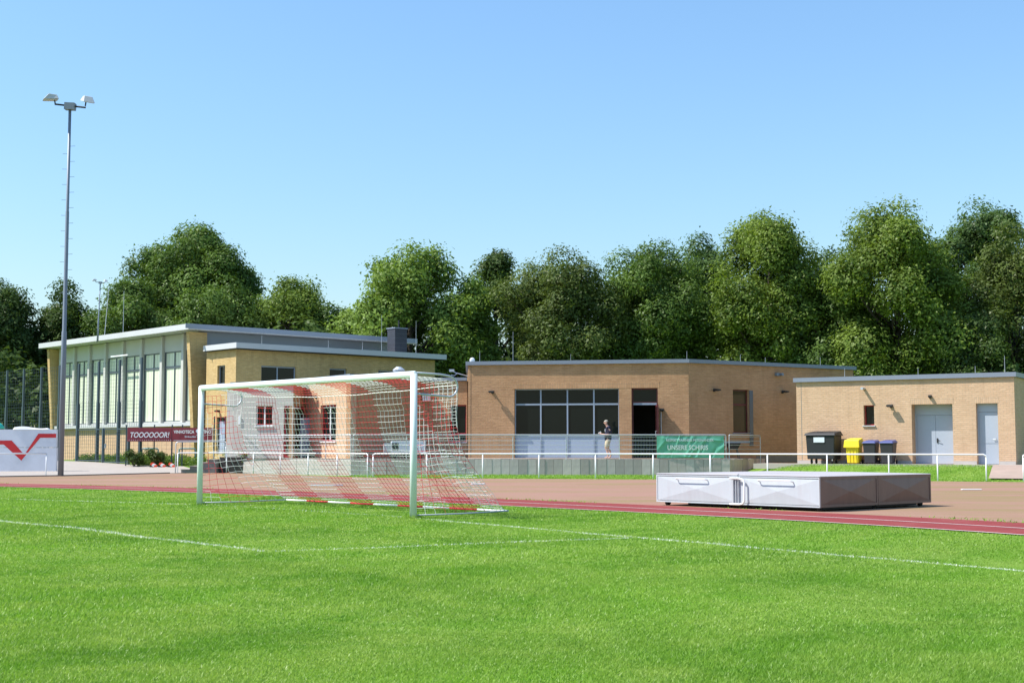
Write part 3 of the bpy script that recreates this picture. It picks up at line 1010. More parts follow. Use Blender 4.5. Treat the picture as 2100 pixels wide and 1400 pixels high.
MB().tube([(3.07, 0, 3.77), (3.07, -0.34, 3.77)], 0.06, 10).build('vent_pipe', M_GALV, shed, SHM)
wall_lamp(shed, SHM, 4.24, 3.01, 0.34)
wall_lamp(shed, SHM, 5.91, 3.39, 0.16, 0.12)
for x, h in ((5.2, 0.35), (8.8, 0.75), (7.6, 0.35)):
    p = SHM @ Vector((x, 0.8, 0))
    rod(shed, p.x, p.y, 4.3, 4.3 + h)
p = SHM @ Vector((1.9, 1.0, 0))
rod(shed, p.x, p.y, 4.3, 4.75)

# ------------------------------------------------------------------ terrace
TC, TT, TD, TR = (-7.28, 62.0), (9.86, 62.0), (-13.9, 67.5), (12.35, 66.9)
tf = [(-13.82, 67.55), (-7.26, 62.10), (9.80, 62.10), (12.25, 66.95), (8.35, 64.75), (-2.1, 66.6), (-2.15, 67.3), (-4.4, 67.7), (-7.5, 64.0), (-10.3, 68.45), (-10.66, 66.6), (-13.6, 67.1)]
tri = tessellate_polygon([[Vector((p[0], p[1], 0)) for p in tf]])
me = bpy.data.meshes.new('terrace_floor')
me.from_pydata([(p[0], p[1], 0.715) for p in tf], [], [tuple(t) for t in tri])
me.materials.append(M_PAVE)
o = bpy.data.objects.new('terrace_floor', me)
kind(link(o), 'structure')


def panel_wall(name, label, A, B, width, zt, mat, cap=None, zb=-0.15):
    d = Vector((B[0] - A[0], B[1] - A[1]))
    L = d.length
    M = T(A[0], A[1], 0, math.atan2(d.y, d.x))
    t = thing(name, label, 'wall', M)
    n = max(1, round(L / width))
    pw = L / n
    mes = [MB().box(0.006, pw - 0.006, 0, 0.1, zb, zt + dz).mesh('panel', mat) for dz in (0, 0.006, -0.006)]
    for i in range(n):
        g = bpy.data.objects.new('panel', mes[(i * 7) % 3])
        link(g, t, M @ T(i * pw, random.uniform(-0.008, 0.008), 0))
        if not cap and i < 0:
            pass
    MB().box(0, L, 0.04, 0.12, zb, zt - 0.03).build('core', M_CONC_DK, t, M)
    if cap:
        MB().box(-0.02, L + 0.02, -0.03, 0.25, zt + 0.01, zt + 0.05).build('cap', cap, t, M)
    return t


def conc_var(name, base):
    """concrete whose panels differ from one another"""
    m, nt, b, out = base_mat(name)
    tc = nt.nodes.new('ShaderNodeTexCoord')
    oi = nt.nodes.new('ShaderNodeObjectInfo')
    n = noise(nt, tc.outputs['Object'], 1.7, 6, 0.7)
    c = mixc(nt, oi.outputs['Random'], tuple(x * 0.68 for x in base), tuple(x * 1.12 for x in base))
    c = mixc(nt, ramp(nt, n, 0.42, 0.75, (0, 0, 0), (0.65, 0.65, 0.65)), c, tuple(x * 0.45 for x in base))
    nt.links.new(c, b.inputs['Base Color'])
    b.inputs['Roughness'].default_value = 0.9
    b.inputs['Specular IOR Level'].default_value = 0.2
    bump(nt, b, noise(nt, tc.outputs['Object'], 25, 3), 0.3, 0.005)
    return m


M_CONCV = conc_var('concrete_panels', (0.64, 0.53, 0.51))
panel_wall('terrace_wall', 'long retaining wall of upright grey concrete panels below the clubhouse', TC, TT, 0.40, 0.70, M_CONCV)
panel_wall('terrace_wall', 'sunlit pale retaining wall of wide panels behind the goal, left of the long one', TD, TC, 1.25, 0.70, M_CONC)
panel_wall('terrace_wall', 'short shaded retaining wall sinking into the grass bank at the terrace end', TT, TR, 0.45, 0.70, M_CONCV)


def railing(name, label, A, B, z, h, spacing, mesh=True, bars=(0.22, 0.40, 0.58, 0.76, 0.92), r=0.024, posts=None):
    d = Vector((B[0] - A[0], B[1] - A[1]))
    L = d.length
    M = T(A[0], A[1], z, math.atan2(d.y, d.x))
    t = thing(name, label, 'railing', M)
    MB().tube([(0, 0, h - 0.08), (0.015, 0, h - 0.02), (0.08, 0, h), (L - 0.08, 0, h), (L - 0.015, 0, h - 0.02), (L, 0, h - 0.08)], r, 8).build('top_rail', M_GALV, t, M, True)
    n = max(1, round(L / spacing))
    xs = posts or [i * L / n for i in range(n + 1)]
    pme = MB().tube([(0, 0, -0.25), (0, 0, h - 0.06)], r * 0.85, 8).mesh('post', M_GALV)
    for x in xs:
        link(bpy.data.objects.new('post', pme), t, M @ T(x, 0, 0))
    bme = MB().tube([(0.02, 0, 0), (L - 0.02, 0, 0)], 0.011, 6).mesh('bar', M_GALV)
    for bz in bars:
        link(bpy.data.objects.new('bar', bme), t, M @ T(0, -0.006, bz * h))
    if mesh:
        w = MB()
        for x in np.arange(0.06, L, 0.07):
            w.box(x - 0.003, x + 0.003, 0.008, 0.013, 0.06, h * 0.93)
        kind(w.build('mesh_infill', M_GALV, t, M), 'stuff')
    return t


railing('terrace_railing', 'long galvanised railing with wire infill along the clubhouse terrace', (-7.2, 62.06), (9.70, 62.06), 0.71, 1.09, 2.42)
railing('terrace_railing', 'galvanised railing in front of the grey rendered wall, seen through the net', (-13.75, 67.45), (-7.3, 62.10), 0.71, 1.09, 1.7, mesh=False)
railing('terrace_railing', 'short open railing at the right end of the terrace', (9.86, 62.15), (11.95, 65.9), 0.71, 1.09, 4.2, mesh=False)

# ------------------------------------------------------------------ spectator rails along the cinder area


def spectator_rail(label, pts, h=0.97, ends=(True, True)):
    P = [Vector((p[0], p[1], zgf(p[0], p[1]))) for p in pts]
    t = thing('spectator_rail', label, 'railing', T(P[0].x, P[0].y, P[0].z), 'white rails around the track')
    path = [p + Vector((0, 0, h)) for p in P]
    d0 = (path[1] - path[0]).normalized()
    d1 = (path[-1] - path[-2]).normalized()
    if ends[0]:
        path[0:1] = [path[0] - Vector((0, 0, 0.09)), path[0] - Vector((0, 0, 0.03)) + d0 * 0.02, path[0] + d0 * 0.09]
    if ends[1]:
        path[-1:] = [path[-1] - d1 * 0.09, path[-1] - Vector((0, 0, 0.03)) - d1 * 0.02, path[-1] - Vector((0, 0, 0.09))]
    MB().tube(path, 0.031, 8).build('top_rail', M_WHITE, t, I4, True)
    for p in P:
        MB().tube([p + Vector((0, 0, -0.2)), p + Vector((0, 0, h - 0.03))], 0.026, 8).build('post', M_WHITE, t, I4, True)
    return t


spectator_rail('long white tubular rail running from behind the goal to the brick store', [(-5.75, 56.75), (-3.48, 56.0), (-1.19, 55.7), (1.09, 55.4), (3.35, 55.0), (5.61, 54.5), (7.78, 53.8), (9.86, 52.9), (11.93, 51.9), (14.02, 51.0), (15.63, 50.35), (17.19, 49.7)])
spectator_rail('white tubular rail seen through the net, from the steps to the goal', [(-16.1, 66.0), (-13.9, 66.75), (-12.32, 65.3), (-10.6, 62.7), (-9.06, 60.9), (-7.5, 58.8), (-6.0, 56.95)])
spectator_rail('short white rail in front of the red-striped white wall', [(-24.5, 57.0), (-22.35, 58.4), (-20.25, 59.6)], ends=(False, False))
spectator_rail('white rail end at the right picture edge by the sloping path', [(18.35, 49.2), (20.3, 48.2), (22.2, 47.1)])

# ------------------------------------------------------------------ football goal
goal = thing('football_goal', 'white football goal with red and white striped net', 'goal', T(GC[0], GC[1], 0, math.atan2(SD[1], SD[0])))
GM = WM[goal.name]                        # local x right along the line, local y behind the goal
HW_ = 3.66
for sx in (-1, 1):
    MB().tube([(sx * (HW_ + 0.06), 0, -0.3), (sx * (HW_ + 0.06), 0, 2.52)], 0.062, 20).build('post', M_GOAL, goal, GM, True)
MB().box(-HW_ - 0.12, HW_ + 0.12, -0.055, 0.055, 2.44, 2.56).build('crossbar', M_GOAL, goal, GM, bevel=0.045)
for sx in (-1, 1):
    x = sx * (HW_ + 0.06)
    pth = [(x, 0.05, 2.16), (x, 0.75, 2.13)] + [(x, 0.78 + 0.22 * math.sin(a), 2.31 - 0.19 * math.cos(a)) for a in np.linspace(0.15, math.pi * 0.93, 9)] + [(x, 0.6, 2.52), (x, 0.05, 2.53)]
    MB().tube(pth, 0.019, 8).build('net_bracket', M_GALV, goal, GM, True)

# net: profile of the back, hanging slack from the bracket ends to the ground bar
prof = [(0.06, 2.47), (0.35, 2.46), (0.70, 2.44), (1.00, 2.36), (1.02, 2.10), (0.99, 1.80), (1.01, 1.50), (1.09, 1.20), (1.25, 0.93), (1.45, 0.70), (1.70, 0.44), (1.95, 0.22), (2.20, 0.035)]
pl = [0.0]
for a, b in zip(prof[:-1], prof[1:]):
    pl.append(pl[-1] + math.dist(a, b))
pl = np.array(pl)
pb = np.array([p[0] for p in prof])
pz = np.array([p[1] for p in prof])
CELL = 0.12
nr = int(pl[-1] / CELL)
nc = int(2 * HW_ / CELL)
rs = np.random.RandomState(5)
net = MB()


def netpt(i, j):
    u = i / nc
    x = -HW_ - 0.05 + (2 * HW_ + 0.10) * u
    l = pl[-1] * j / nr
    b_ = float(np.interp(l, pl, pb))
    z_ = float(np.interp(l, pl, pz))
    sag = math.sin(math.pi * u)
    mid = math.exp(-((z_ - 1.25) / 0.7) ** 2)
    b_ += 0.16 * sag * mid - 0.12 * sag * math.exp(-((b_ - 1.0) / 0.3) ** 2) * (1 if z_ > 2 else 0.3)
    z_ -= 0.10 * sag * math.exp(-((l - 1.0) / 0.6) ** 2)
    b_ += 0.018 * math.sin(u * 17 + z_ * 3) * mid
    z_ = max(0.03, z_ + 0.006 * math.sin(u * 31 + j * 0.6))
    return (x + (0.10 * (1 - z_ / 2.5) - 0.05) * math.sin(math.pi * u), b_, z_)


def thread(a, b, mi):
    net.tube([a, b], 0.0044 if mi else 0.0040, 3, mi, False)


def stripe(i):
    return int(math.floor((i * CELL + 0.30) / 0.86)) % 2


PT = [[netpt(i, j) for j in range(nr + 1)] for i in range(nc + 1)]
for i in range(nc + 1):
    for j in range(nr + 1):
        if i < nc:
            thread(PT[i][j], PT[i + 1][j], stripe(i))
        if j < nr:
            thread(PT[i][j], PT[i][j + 1], stripe(max(0, i - 1)))
# side nets: from the post back to the profile
for sx in (-1, 1):
    x = sx * (HW_ + 0.05)
    zr = np.arange(0.03, 2.42, CELL)
    order = np.argsort(pz[3:])
    zz, bb = pz[3:][order], pb[3:][order]
    grid = []
    for kz, z_ in enumerate(zr):
        bmax = float(np.interp(z_, zz, bb)) - 0.02
        nb = 9
        row = []
        for q in range(nb + 1):
            t = q / nb
            b_ = 0.05 + (bmax - 0.05) * t
            bulge = 0.05 * math.sin(math.pi * t) * math.sin(math.pi * min(1, z_ / 2.4)) * sx * -1
            row.append((x + bulge, b_, max(0.03, z_ + 0.10 * t * (1 if z_ > 0.2 else 0) + 0.008 * math.sin(q * 1.7 + kz))))
        grid.append(row)
    for kz in range(len(zr)):
        for q in range(10):
            c = int((zr[kz] * 0.75 + q * 0.12 + 0.35) / 0.62) % 2
            if q < 9:
                thread(grid[kz][q], grid[kz][q + 1], c)
            if kz < len(zr) - 1:
                thread(grid[kz][q], grid[kz + 1][q], c)
# border rope over the bracket ends
net.tube([PT[i][max(0, int(1.05 / CELL))] for i in range(nc + 1)], 0.008, 5, 0)
no = net.build('net', [M_NETW, M_NETR], goal, GM)
# ground bar holding the back of the net, in red and white lengths
ns = 9
gb_w = 2 * (HW_ + 0.06) / ns
for q in range(ns):
    x0 = -HW_ - 0.06 + q * gb_w
    MB().tube([(x0, 2.2, 0.045), (x0 + gb_w * 0.5, 2.22, 0.04), (x0 + gb_w, 2.2, 0.045)], 0.021, 8).build('ground_bar', M_NETR if q % 2 else M_NETW, goal, GM, True)
for sx in (-1, 1):
    x = sx * (HW_ + 0.06)
    MB().tube([(x, 0.06, 0.035), (x, 1.1, 0.03), (x, 2.24, 0.045)], 0.016, 6).build('side_bar', M_GALV, goal, GM, True)

# ------------------------------------------------------------------ mat cover on wheels
MC = (5.86, 26.11)
mu = (Vector((3.05, 29.2)) - Vector(MC)).normalized()     # along the lit front, to the left/back
mv = Vector((-mu.y, mu.x))
if mv.x < 0:
    mv = -mv
LF, LS = 4.15, 3.95
cov = thing('mat_cover', 'large aluminium high-jump mat cover on wheels beside the track', 'mat cover', T(MC[0], MC[1], 0))
CV = Matrix(((mu.x, mv.x, 0, MC[0]), (mu.y, mv.y, 0, MC[1]), (0, 0, 1, 0), (0, 0, 0, 1)))   # local x: front edge, local y: right edge
Z0, Z1 = 0.075, 0.665


def cross_panel(x0, x1, y, nout, axis, mat, z0=Z0 + 0.04, z1=Z1 - 0.05, depth=0.027):
    """sheet creased along both diagonals, middle dented inwards or raised"""
    m = MB()

    def P(a, z, off):
        return (a, y + nout * off, z) if axis == 'x' else (y + nout * off, a, z)
    xm, zm = (x0 + x1) / 2, (z0 + z1) / 2
    c = P(xm, zm, depth)
    q = [P(x0, z0, 0), P(x1, z0, 0), P(x1, z1, 0), P(x0, z1, 0)]
    for i in range(4):
        m.face([q[i], q[(i + 1) % 4], c])
    return m


def frame_strip(x0, x1, y, nout, axis, t=0.045):
    m = MB()

    def bx(a0, a1, z0, z1):
        lo, hi = sorted((y, y + nout * 0.012))
        if axis == 'x':
            m.box(a0, a1, lo, hi, z0, z1)
        else:
            m.box(lo, hi, a0, a1, z0, z1)
    bx(x0, x1, Z0, Z0 + t)
    bx(x0, x1, Z1 - t - 0.01, Z1)
    bx(x0, x0 + t, Z0 + t, Z1 - t - 0.01)
    bx(x1 - t, x1, Z0 + t, Z1 - t - 0.01)
    return m


# body: inner box, then skins on each side
MB().box(0.05, LF - 0.05, 0.05, LS - 0.05, Z0 + 0.02, Z1 - 0.03).build('mat_body', M_ALUSH_SHADE, cov, CV)
half = LF * 0.47
for a, b in ((0.0, half), (half + 0.02, LF)):
    cross_panel(a + 0.01, b - 0.01, 0.012, -1, 'x', M_ALUSH).build('front_panel', M_ALUSH, cov, CV)
    frame_strip(a, b, 0.014, -1, 'x', 0.03).build('panel_frame', M_ALUSH, cov, CV)
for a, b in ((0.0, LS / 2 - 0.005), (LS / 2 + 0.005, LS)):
    cross_panel(a + 0.01, b - 0.01, 0.012, -1, 'y', M_ALUSH_SHADE, depth=0.030).build('side_panel', M_ALUSH_SHADE, cov, CV)
    frame_strip(a, b, 0.014, -1, 'y', 0.05).build('panel_frame', M_ALUSH_SHADE, cov, CV)
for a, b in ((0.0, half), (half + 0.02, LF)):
    cross_panel(a + 0.01, b - 0.01, LS - 0.012, 1, 'x', M_ALUSH).build('rear_panel', M_ALUSH_SHADE, cov, CV)
cross_panel(0.01, LS - 0.01, LF - 0.012, 1, 'y', M_ALUSH).build('side_panel', M_ALUSH_SHADE, cov, CV)
# two shallow pitched lids
lid = MB()
lid.hexa([Vector(p) for p in ((-0.01, -0.01, Z1), (half, -0.01, Z1), (half, LS + 0.01, Z1), (-0.01, LS + 0.01, Z1), (0.02, 0.02, Z1 + 0.012), (half - 0.01, 0.02, Z1 + 0.02), (half - 0.01, LS - 0.02, Z1 + 0.02), (0.02, LS - 0.02, Z1 + 0.012))])
lid.build('lid', M_LID, cov, CV)
lid = MB()
lid.hexa([Vector(p) for p in ((half + 0.02, -0.01, Z1), (LF + 0.01, -0.01, Z1), (LF + 0.01, LS + 0.01, Z1), (half + 0.02, LS + 0.01, Z1), (half + 0.03, 0.02, Z1 + 0.02), (LF - 0.02, 0.02, Z1 + 0.012), (LF - 0.02, LS - 0.02, Z1 + 0.012), (half + 0.03, LS - 0.02, Z1 + 0.02))])
lid.build('lid', M_LID, cov, CV)
for a, b in ((0.62, 1.42), (2.75, 3.55)):
    MB().tube([(a, 0.0, 0.55), (a, -0.06, 0.565), (a + 0.03, -0.075, 0.575), (b - 0.03, -0.075, 0.575), (b, -0.06, 0.565), (b, 0.0, 0.55)], 0.011, 8).build('handle', M_WHITE, cov, CV, True)
# latch stirrup over the joint
MB().tube([(half + 0.2, -0.03, 0.60), (half - 0.06, -0.06, 0.60), (half - 0.15, -0.06, 0.58), (half - 0.19, -0.06, 0.53), (half - 0.19, -0.06, 0.16), (half - 0.15, -0.06, 0.10), (half - 0.06, -0.06, 0.085), (half + 0.2, -0.03, 0.085)], 0.02, 8).build('latch_bar', M_WHITE, cov, CV, True)
MB().box(half + 0.10, half + 0.14, -0.045, 0.0, 0.11, 0.60).box(half + 0.04, half + 0.055, -0.035, 0.0, 0.11, 0.6).box(half - 0.02, half - 0.005, -0.035, 0.0, 0.11, 0.6).build('latch_plate', M_GALV, cov, CV)
wme = MB().tube([(-0.03, 0, 0), (0.03, 0, 0)], 0.065, 14).mesh('wheel', M_RUB, True)
for x, y in ((0.1, 0.12), (LF * 0.40, 0.14), (LF * 0.55, 0.14), (LF - 0.22, 0.12), (0.12, LS - 0.25), (LF - 0.2, LS - 0.25), (0.12, LS * 0.5)):
    link(bpy.data.objects.new('wheel', wme), cov, CV @ T(x, y, 0.068))
MB().box(0.1, LF * 0.83, 0.2, LS - 0.4, 0.03, Z0 + 0.02).build('underframe', M_BLACK, cov, CV)

# ------------------------------------------------------------------ floodlight masts


def mast(name, label, x, y, z0, z1, r0, r1, lean=(0, 0), rungs=True, heads=True, sc=1.0):
    t = thing(name, label, 'floodlight', T(x, y, z0))
    top = Vector((x + lean[0], y + lean[1], z1))
    b0 = Vector((x, y, z0 - 0.2))
    pts, rr = [], []
    for q, (f_, r_) in enumerate(((0, r0), (0.395, r0 * 0.86), (0.4, r0 * 0.70), (0.72, r0 * 0.62), (0.722, r0 * 0.54), (1, r1))):
        pts.append(b0.lerp(top, f_))
        rr.append(r_)
    MB().tube(pts, rr, 14).build('pole', M_GALV_DK, t, I4, True)
    if rungs:
        rme = MB().tube([(0, 0, 0), (0.27, 0, 0.01)], 0.008, 5).mesh('rung', M_GALV_DK)
        nr_ = 20
        for q in range(nr_):
            f_ = 0.50 + 0.42 * q / nr_
            p = b0.lerp(top, f_)
            link(bpy.data.objects.new('rung', rme), t, T(p.x, p.y, p.z, 0 if q % 2 else math.pi))
    if heads:
        hm = T(top.x, top.y, top.z) @ Matrix.Rotation(R(3), 4, 'Y') @ Matrix.Scale(sc, 4)
        MB().box(-0.22, 0.22, -0.16, 0.16, -0.02, 0.28, hm).build('head_box', M_GALV_DK, t, I4)
        MB().tube([hm @ Vector((-0.68, 0, 0.2)), hm @ Vector((0.68, 0, 0.12))], 0.04 * sc, 8).build('cross_arm', M_BLACK, t, I4)
        for sx, yaw, tilt in ((-1, R(205), R(8)), (1, R(-55), R(14))):
            LM = hm @ Matrix.Translation((sx * 0.70, -0.05, 0.47)) @ Matrix.Rotation(yaw, 4, 'Z') @ Matrix.Rotation(tilt, 4, 'Y')
            body = MB().hexa([Vector(p) for p in ((-0.16, -0.22, -0.08), (0.50, -0.26, -0.10), (0.50, 0.26, -0.10), (-0.16, 0.22, -0.08), (-0.10, -0.13, 0.12), (0.25, -0.18, 0.16), (0.25, 0.18, 0.16), (-0.10, 0.13, 0.12))])
            lb = body.build('lamp_head', M_FASCIA_L, t, LM, bevel=0.02)
            MB().box(-0.1, 0.46, -0.21, 0.21, -0.115, -0.10).build('lamp_glass', M_LAMPGL, lb, LM)
            p0 = LM @ Vector((0, 0.0, -0.1))
            MB().tube([tuple(p0), tuple(hm @ Vector((sx * 0.66, 0, 0.18)))], 0.03 * sc, 6).build('yoke', M_BLACK, lb, I4)
    return t


mast('floodlight_mast', 'tall grey floodlight mast with climbing rungs standing at the track edge', -19.4, 58.95, 0.0, 16.0, 0.125, 0.062)
rmp = HW @ Vector((LH - 10.6, -1.24, 7.95))
mast('roof_floodlight', 'small slim floodlight mast fixed to the front edge of the sports hall roof', rmp.x, rmp.y, 8.15, 11.7, 0.055, 0.035, lean=(0.1, 0), rungs=False, sc=0.45)
o = MB().tube([(rmp.x + 0.35, rmp.y + 0.3, 8.3), (rmp.x + 0.62, rmp.y + 0.1, 11.4)], 0.02, 6).build('roof_stay', M_GALV, None)
tag(o, 'thin inclined pole beside the roof floodlight on the sports hall', 'pole')

# ------------------------------------------------------------------ bins in front of the store
cont = thing('waste_container', 'big black wheeled waste container with a white label', 'bin', SHM @ T(1.45, -0.66, 0.525))
KM = WM[cont.name]
b = MB().hexa([Vector(p) for p in ((-0.595, -0.45, 0.20), (0.595, -0.45, 0.20), (0.595, 0.45, 0.20), (-0.595, 0.45, 0.20), (-0.64, -0.5, 1.22), (0.64, -0.5, 1.22), (0.64, 0.5, 1.22), (-0.64, 0.5, 1.22))])
b.build('body', M_BLACK, cont, KM, bevel=0.03)
b = MB().hexa([Vector(p) for p in ((-0.70, -0.56, 1.22), (0.70, -0.56, 1.22), (0.70, 0.56, 1.22), (-0.70, 0.56, 1.22), (-0.66, -0.50, 1.32), (0.66, -0.50, 1.32), (0.60, 0.50, 1.42), (-0.60, 0.50, 1.42))])
lid_ = b.build('lid', M_BLACK, cont, KM, bevel=0.02)
MB().tube([(-0.12, -0.45, 1.36), (-0.1, -0.45, 1.39), (0.1, -0.45, 1.39), (0.12, -0.45, 1.36)], 0.015, 6).build('handle', M_BLACK, lid_, KM)
MB().box(-0.28, 0.20, -0.515, -0.49, 0.92, 1.14).build('label_plate', M_LABEL, cont, KM @ Matrix.Rotation(R(0), 4, 'X'))
for x, y in ((-0.45, -0.3), (0.45, -0.3), (-0.45, 0.3), (0.45, 0.3)):
    wq = MB().tube([(x - 0.025, y, 0.10), (x + 0.025, y, 0.10)], 0.10, 12).build('wheel', M_RUB, cont, KM, True)
    MB().box(x - 0.045, x + 0.045, y - 0.03, y + 0.03, 0.10, 0.22).build('castor_fork', M_GALV, wq, KM)
MB().tube([(0.45, -0.34, 0.12), (0.52, -0.45, 0.18)], 0.015, 5).build('brake_lever', M_WHITE, cont, KM)


def wheelie(label, x, body_m, lid_m, h=1.02, w=0.56, yellow=False):
    t = thing('wheelie_bin', label, 'bin', SHM @ T(x, -0.62, 0.525), 'wheelie bins by the store')
    M = WM[t.name]
    bw = w * 0.40
    MB().hexa([Vector(p) for p in ((-bw, -0.24, 0.03), (bw, -0.24, 0.03), (bw, 0.20, 0.08), (-bw, 0.20, 0.08), (-w / 2 + 0.01, -0.33, h - 0.12), (w / 2 - 0.01, -0.33, h - 0.12), (w / 2 - 0.01, 0.33, h - 0.08), (-w / 2 + 0.01, 0.33, h - 0.08))]).build('body', body_m, t, M, bevel=0.03)
    l = MB()
    if yellow:      # deep drop-front lid
        l.hexa([Vector(p) for p in ((-w / 2 - 0.05, -0.40, h - 0.36), (w / 2 + 0.05, -0.40, h - 0.36), (w / 2 + 0.05, 0.36, h - 0.24), (-w / 2 - 0.05, 0.36, h - 0.24), (-w / 2 - 0.02, -0.36, h - 0.03), (w / 2 + 0.02, -0.36, h - 0.03), (w / 2 - 0.03, 0.34, h + 0.06), (-w / 2 + 0.03, 0.34, h + 0.06))])
        for q in (-0.14, 0.0, 0.14):
            MB().hexa([Vector(p) for p in ((q - 0.04, -0.265, 0.05), (q + 0.04, -0.265, 0.05), (q + 0.04, -0.2, 0.05), (q - 0.04, -0.2, 0.05), (q - 0.04, -0.325, h - 0.42), (q + 0.04, -0.325, h - 0.42), (q + 0.04, -0.25, h - 0.42), (q - 0.04, -0.25, h - 0.42))]).build('rib', body_m, t, M)
    else:
        l.hexa([Vector(p) for p in ((-w / 2 - 0.03, -0.38, h - 0.12), (w / 2 + 0.03, -0.38, h - 0.12), (w / 2 + 0.03, 0.36, h - 0.08), (-w / 2 - 0.03, 0.36, h - 0.08), (-w / 2 + 0.04, -0.30, h - 0.03), (w / 2 - 0.04, -0.30, h - 0.03), (w / 2 - 0.06, 0.34, h + 0.03), (-w / 2 + 0.06, 0.34, h + 0.03))])
    l.build('lid', lid_m, t, M, bevel=0.025)
    MB().tube([(-w / 2 + 0.02, 0.40, h - 0.12), (w / 2 - 0.02, 0.40, h - 0.12)], 0.016, 6).build('handle', body_m, t, M)
    for sx in (-1, 1):
        MB().tube([(sx * (bw + 0.03), 0.2, 0.1), (sx * (bw + 0.07), 0.2, 0.1)], 0.10, 12).build('wheel', M_RUB, t, M, True)
    return t


wheelie('yellow wheelie bin with deep drop-front lid beside the black container', 2.78, M_YEL, M_YEL, 1.05, 0.60, True)
wheelie('dark wheelie bin with blue lid next to the yellow bin', 3.52, M_BROWN, M_BLUL, 1.0, 0.56)
wheelie('dark wheelie bin with blue lid nearest the double door', 4.26, M_BROWN, M_BLUL, 1.0, 0.58)

# ------------------------------------------------------------------ fences on the left
FN = Vector((-20.1, 74.0))
fdir = (Vector((-31.6, 86.0)) - FN).normalized()
FANG = math.atan2(-fdir.y, -fdir.x)            # left->right direction seen from the pitch
FM0 = T(FN.x, FN.y, 0, math.atan2(fdir.y, fdir.x))


def wire(m, x0, x1, z0, z1, dx, dz, r=0.0035, y=0.0):
    for z in np.arange(z0, z1 + 1e-4, dz):
        m.box(x0, x1, y - r, y + r, z - r, z + r)
    for x in np.arange(x0 + dx / 2, x1, dx):
        m.box(x - r, x + r, y + r, y + 3 * r, z0, z1)


fence = thing('ball_stop_fence', 'high dark wire ball-stop fence in front of the sports hall', 'fence', T(FN.x, FN.y, 0.25))
SP = 2.45
NBAY = 9
for q in range(NBAY + 1):
    p = FM0 @ Vector((q * SP, 0, 0))
    z0 = zgf(p.x, p.y)
    MB().box(-0.09, 0.09, -0.07, 0.07, z0 - 0.2, 3.75).box(-0.065, 0.065, -0.05, 0.05, 3.75, 6.1).build('post', M_FENCE, fence, FM0 @ T(q * SP, 0, 0))
for q in range(NBAY):
    p = FM0 @ Vector((q * SP + SP / 2, 0, 0))
    z0 = zgf(p.x, p.y)
    m = MB()
    zlow = 2.38 if 0 < q < 3 or q == 0 else z0 + 0.05
    wire(m, q * SP + 0.05, (q + 1) * SP - 0.05, zlow, 3.95, 0.25, 0.2, 0.006)
    wire(m, q * SP + 0.05, (q + 1) * SP - 0.05, 4.0, 6.05, 0.25, 0.2, 0.004)
    m.build('wire_panel', M_FENCE, fence, FM0)

gate = thing('mesh_gate', 'dark double-leaf wire gate under the ball-stop fence', 'gate', T(FN.x, FN.y, 0.27))
GYO = 0.22
for q, x in enumerate((0.85, 3.75, 6.9)):
    p = FM0 @ Vector((x, 0, 0))
    MB().box(-0.06, 0.06, -0.06, 0.06, zgf(p.x, p.y) - 0.2, 2.32).build('gate_post', M_FENCE, gate, FM0 @ T(x, GYO, 0))
for a, b in ((0.95, 3.66), (3.84, 6.80)):
    z0 = zgf(*(FM0 @ Vector(((a + b) / 2, 0, 0))).xy) + 0.06
    m = MB().box(a, b, -0.025, 0.025, z0, z0 + 0.06).box(a, b, -0.025, 0.025, 2.22, 2.28).box(a, a + 0.05, -0.025, 0.025, z0 + 0.06, 2.22).box(b - 0.05, b, -0.025, 0.025, z0 + 0.06, 2.22)
    lf = m.build('gate_leaf', M_FENCE, gate, FM0 @ T(0, GYO, 0))
    w = MB()
    wire(w, a + 0.05, b - 0.05, z0 + 0.15, 2.2, 0.25, 0.2, 0.006)
    w.build('wire_panel', M_FENCE, lf, FM0 @ T(0, GYO, 0))
MB().box(3.55, 3.62, -0.06, 0.0, 1.2, 1.45).build('handle', M_GALV, gate, FM0 @ T(0, GYO, 0))

low = thing('wire_fence', 'low dark wire fence carrying the maroon banners', 'fence', T(-20.5, 73.9, 0.25))
LFM = T(-20.75, 73.4, 0, R(1.0))
for x in (0.05, 1.55, 2.5, 3.05, 4.75, 5.35, 6.0):
    p = LFM @ Vector((x, 0, 0))
    MB().box(-0.03, 0.03, -0.03, 0.03, 0.0, 2.45 if x < 4 else 2.9).build('post', M_FENCE, low, LFM @ T(x, 0.05, 0))
m = MB()
wire(m, 0.08, 6.0, 0.35, 2.3, 0.25, 0.2, 0.004)
m.build('wire_panel', M_FENCE, low, LFM @ T(0, 0.05, 0))


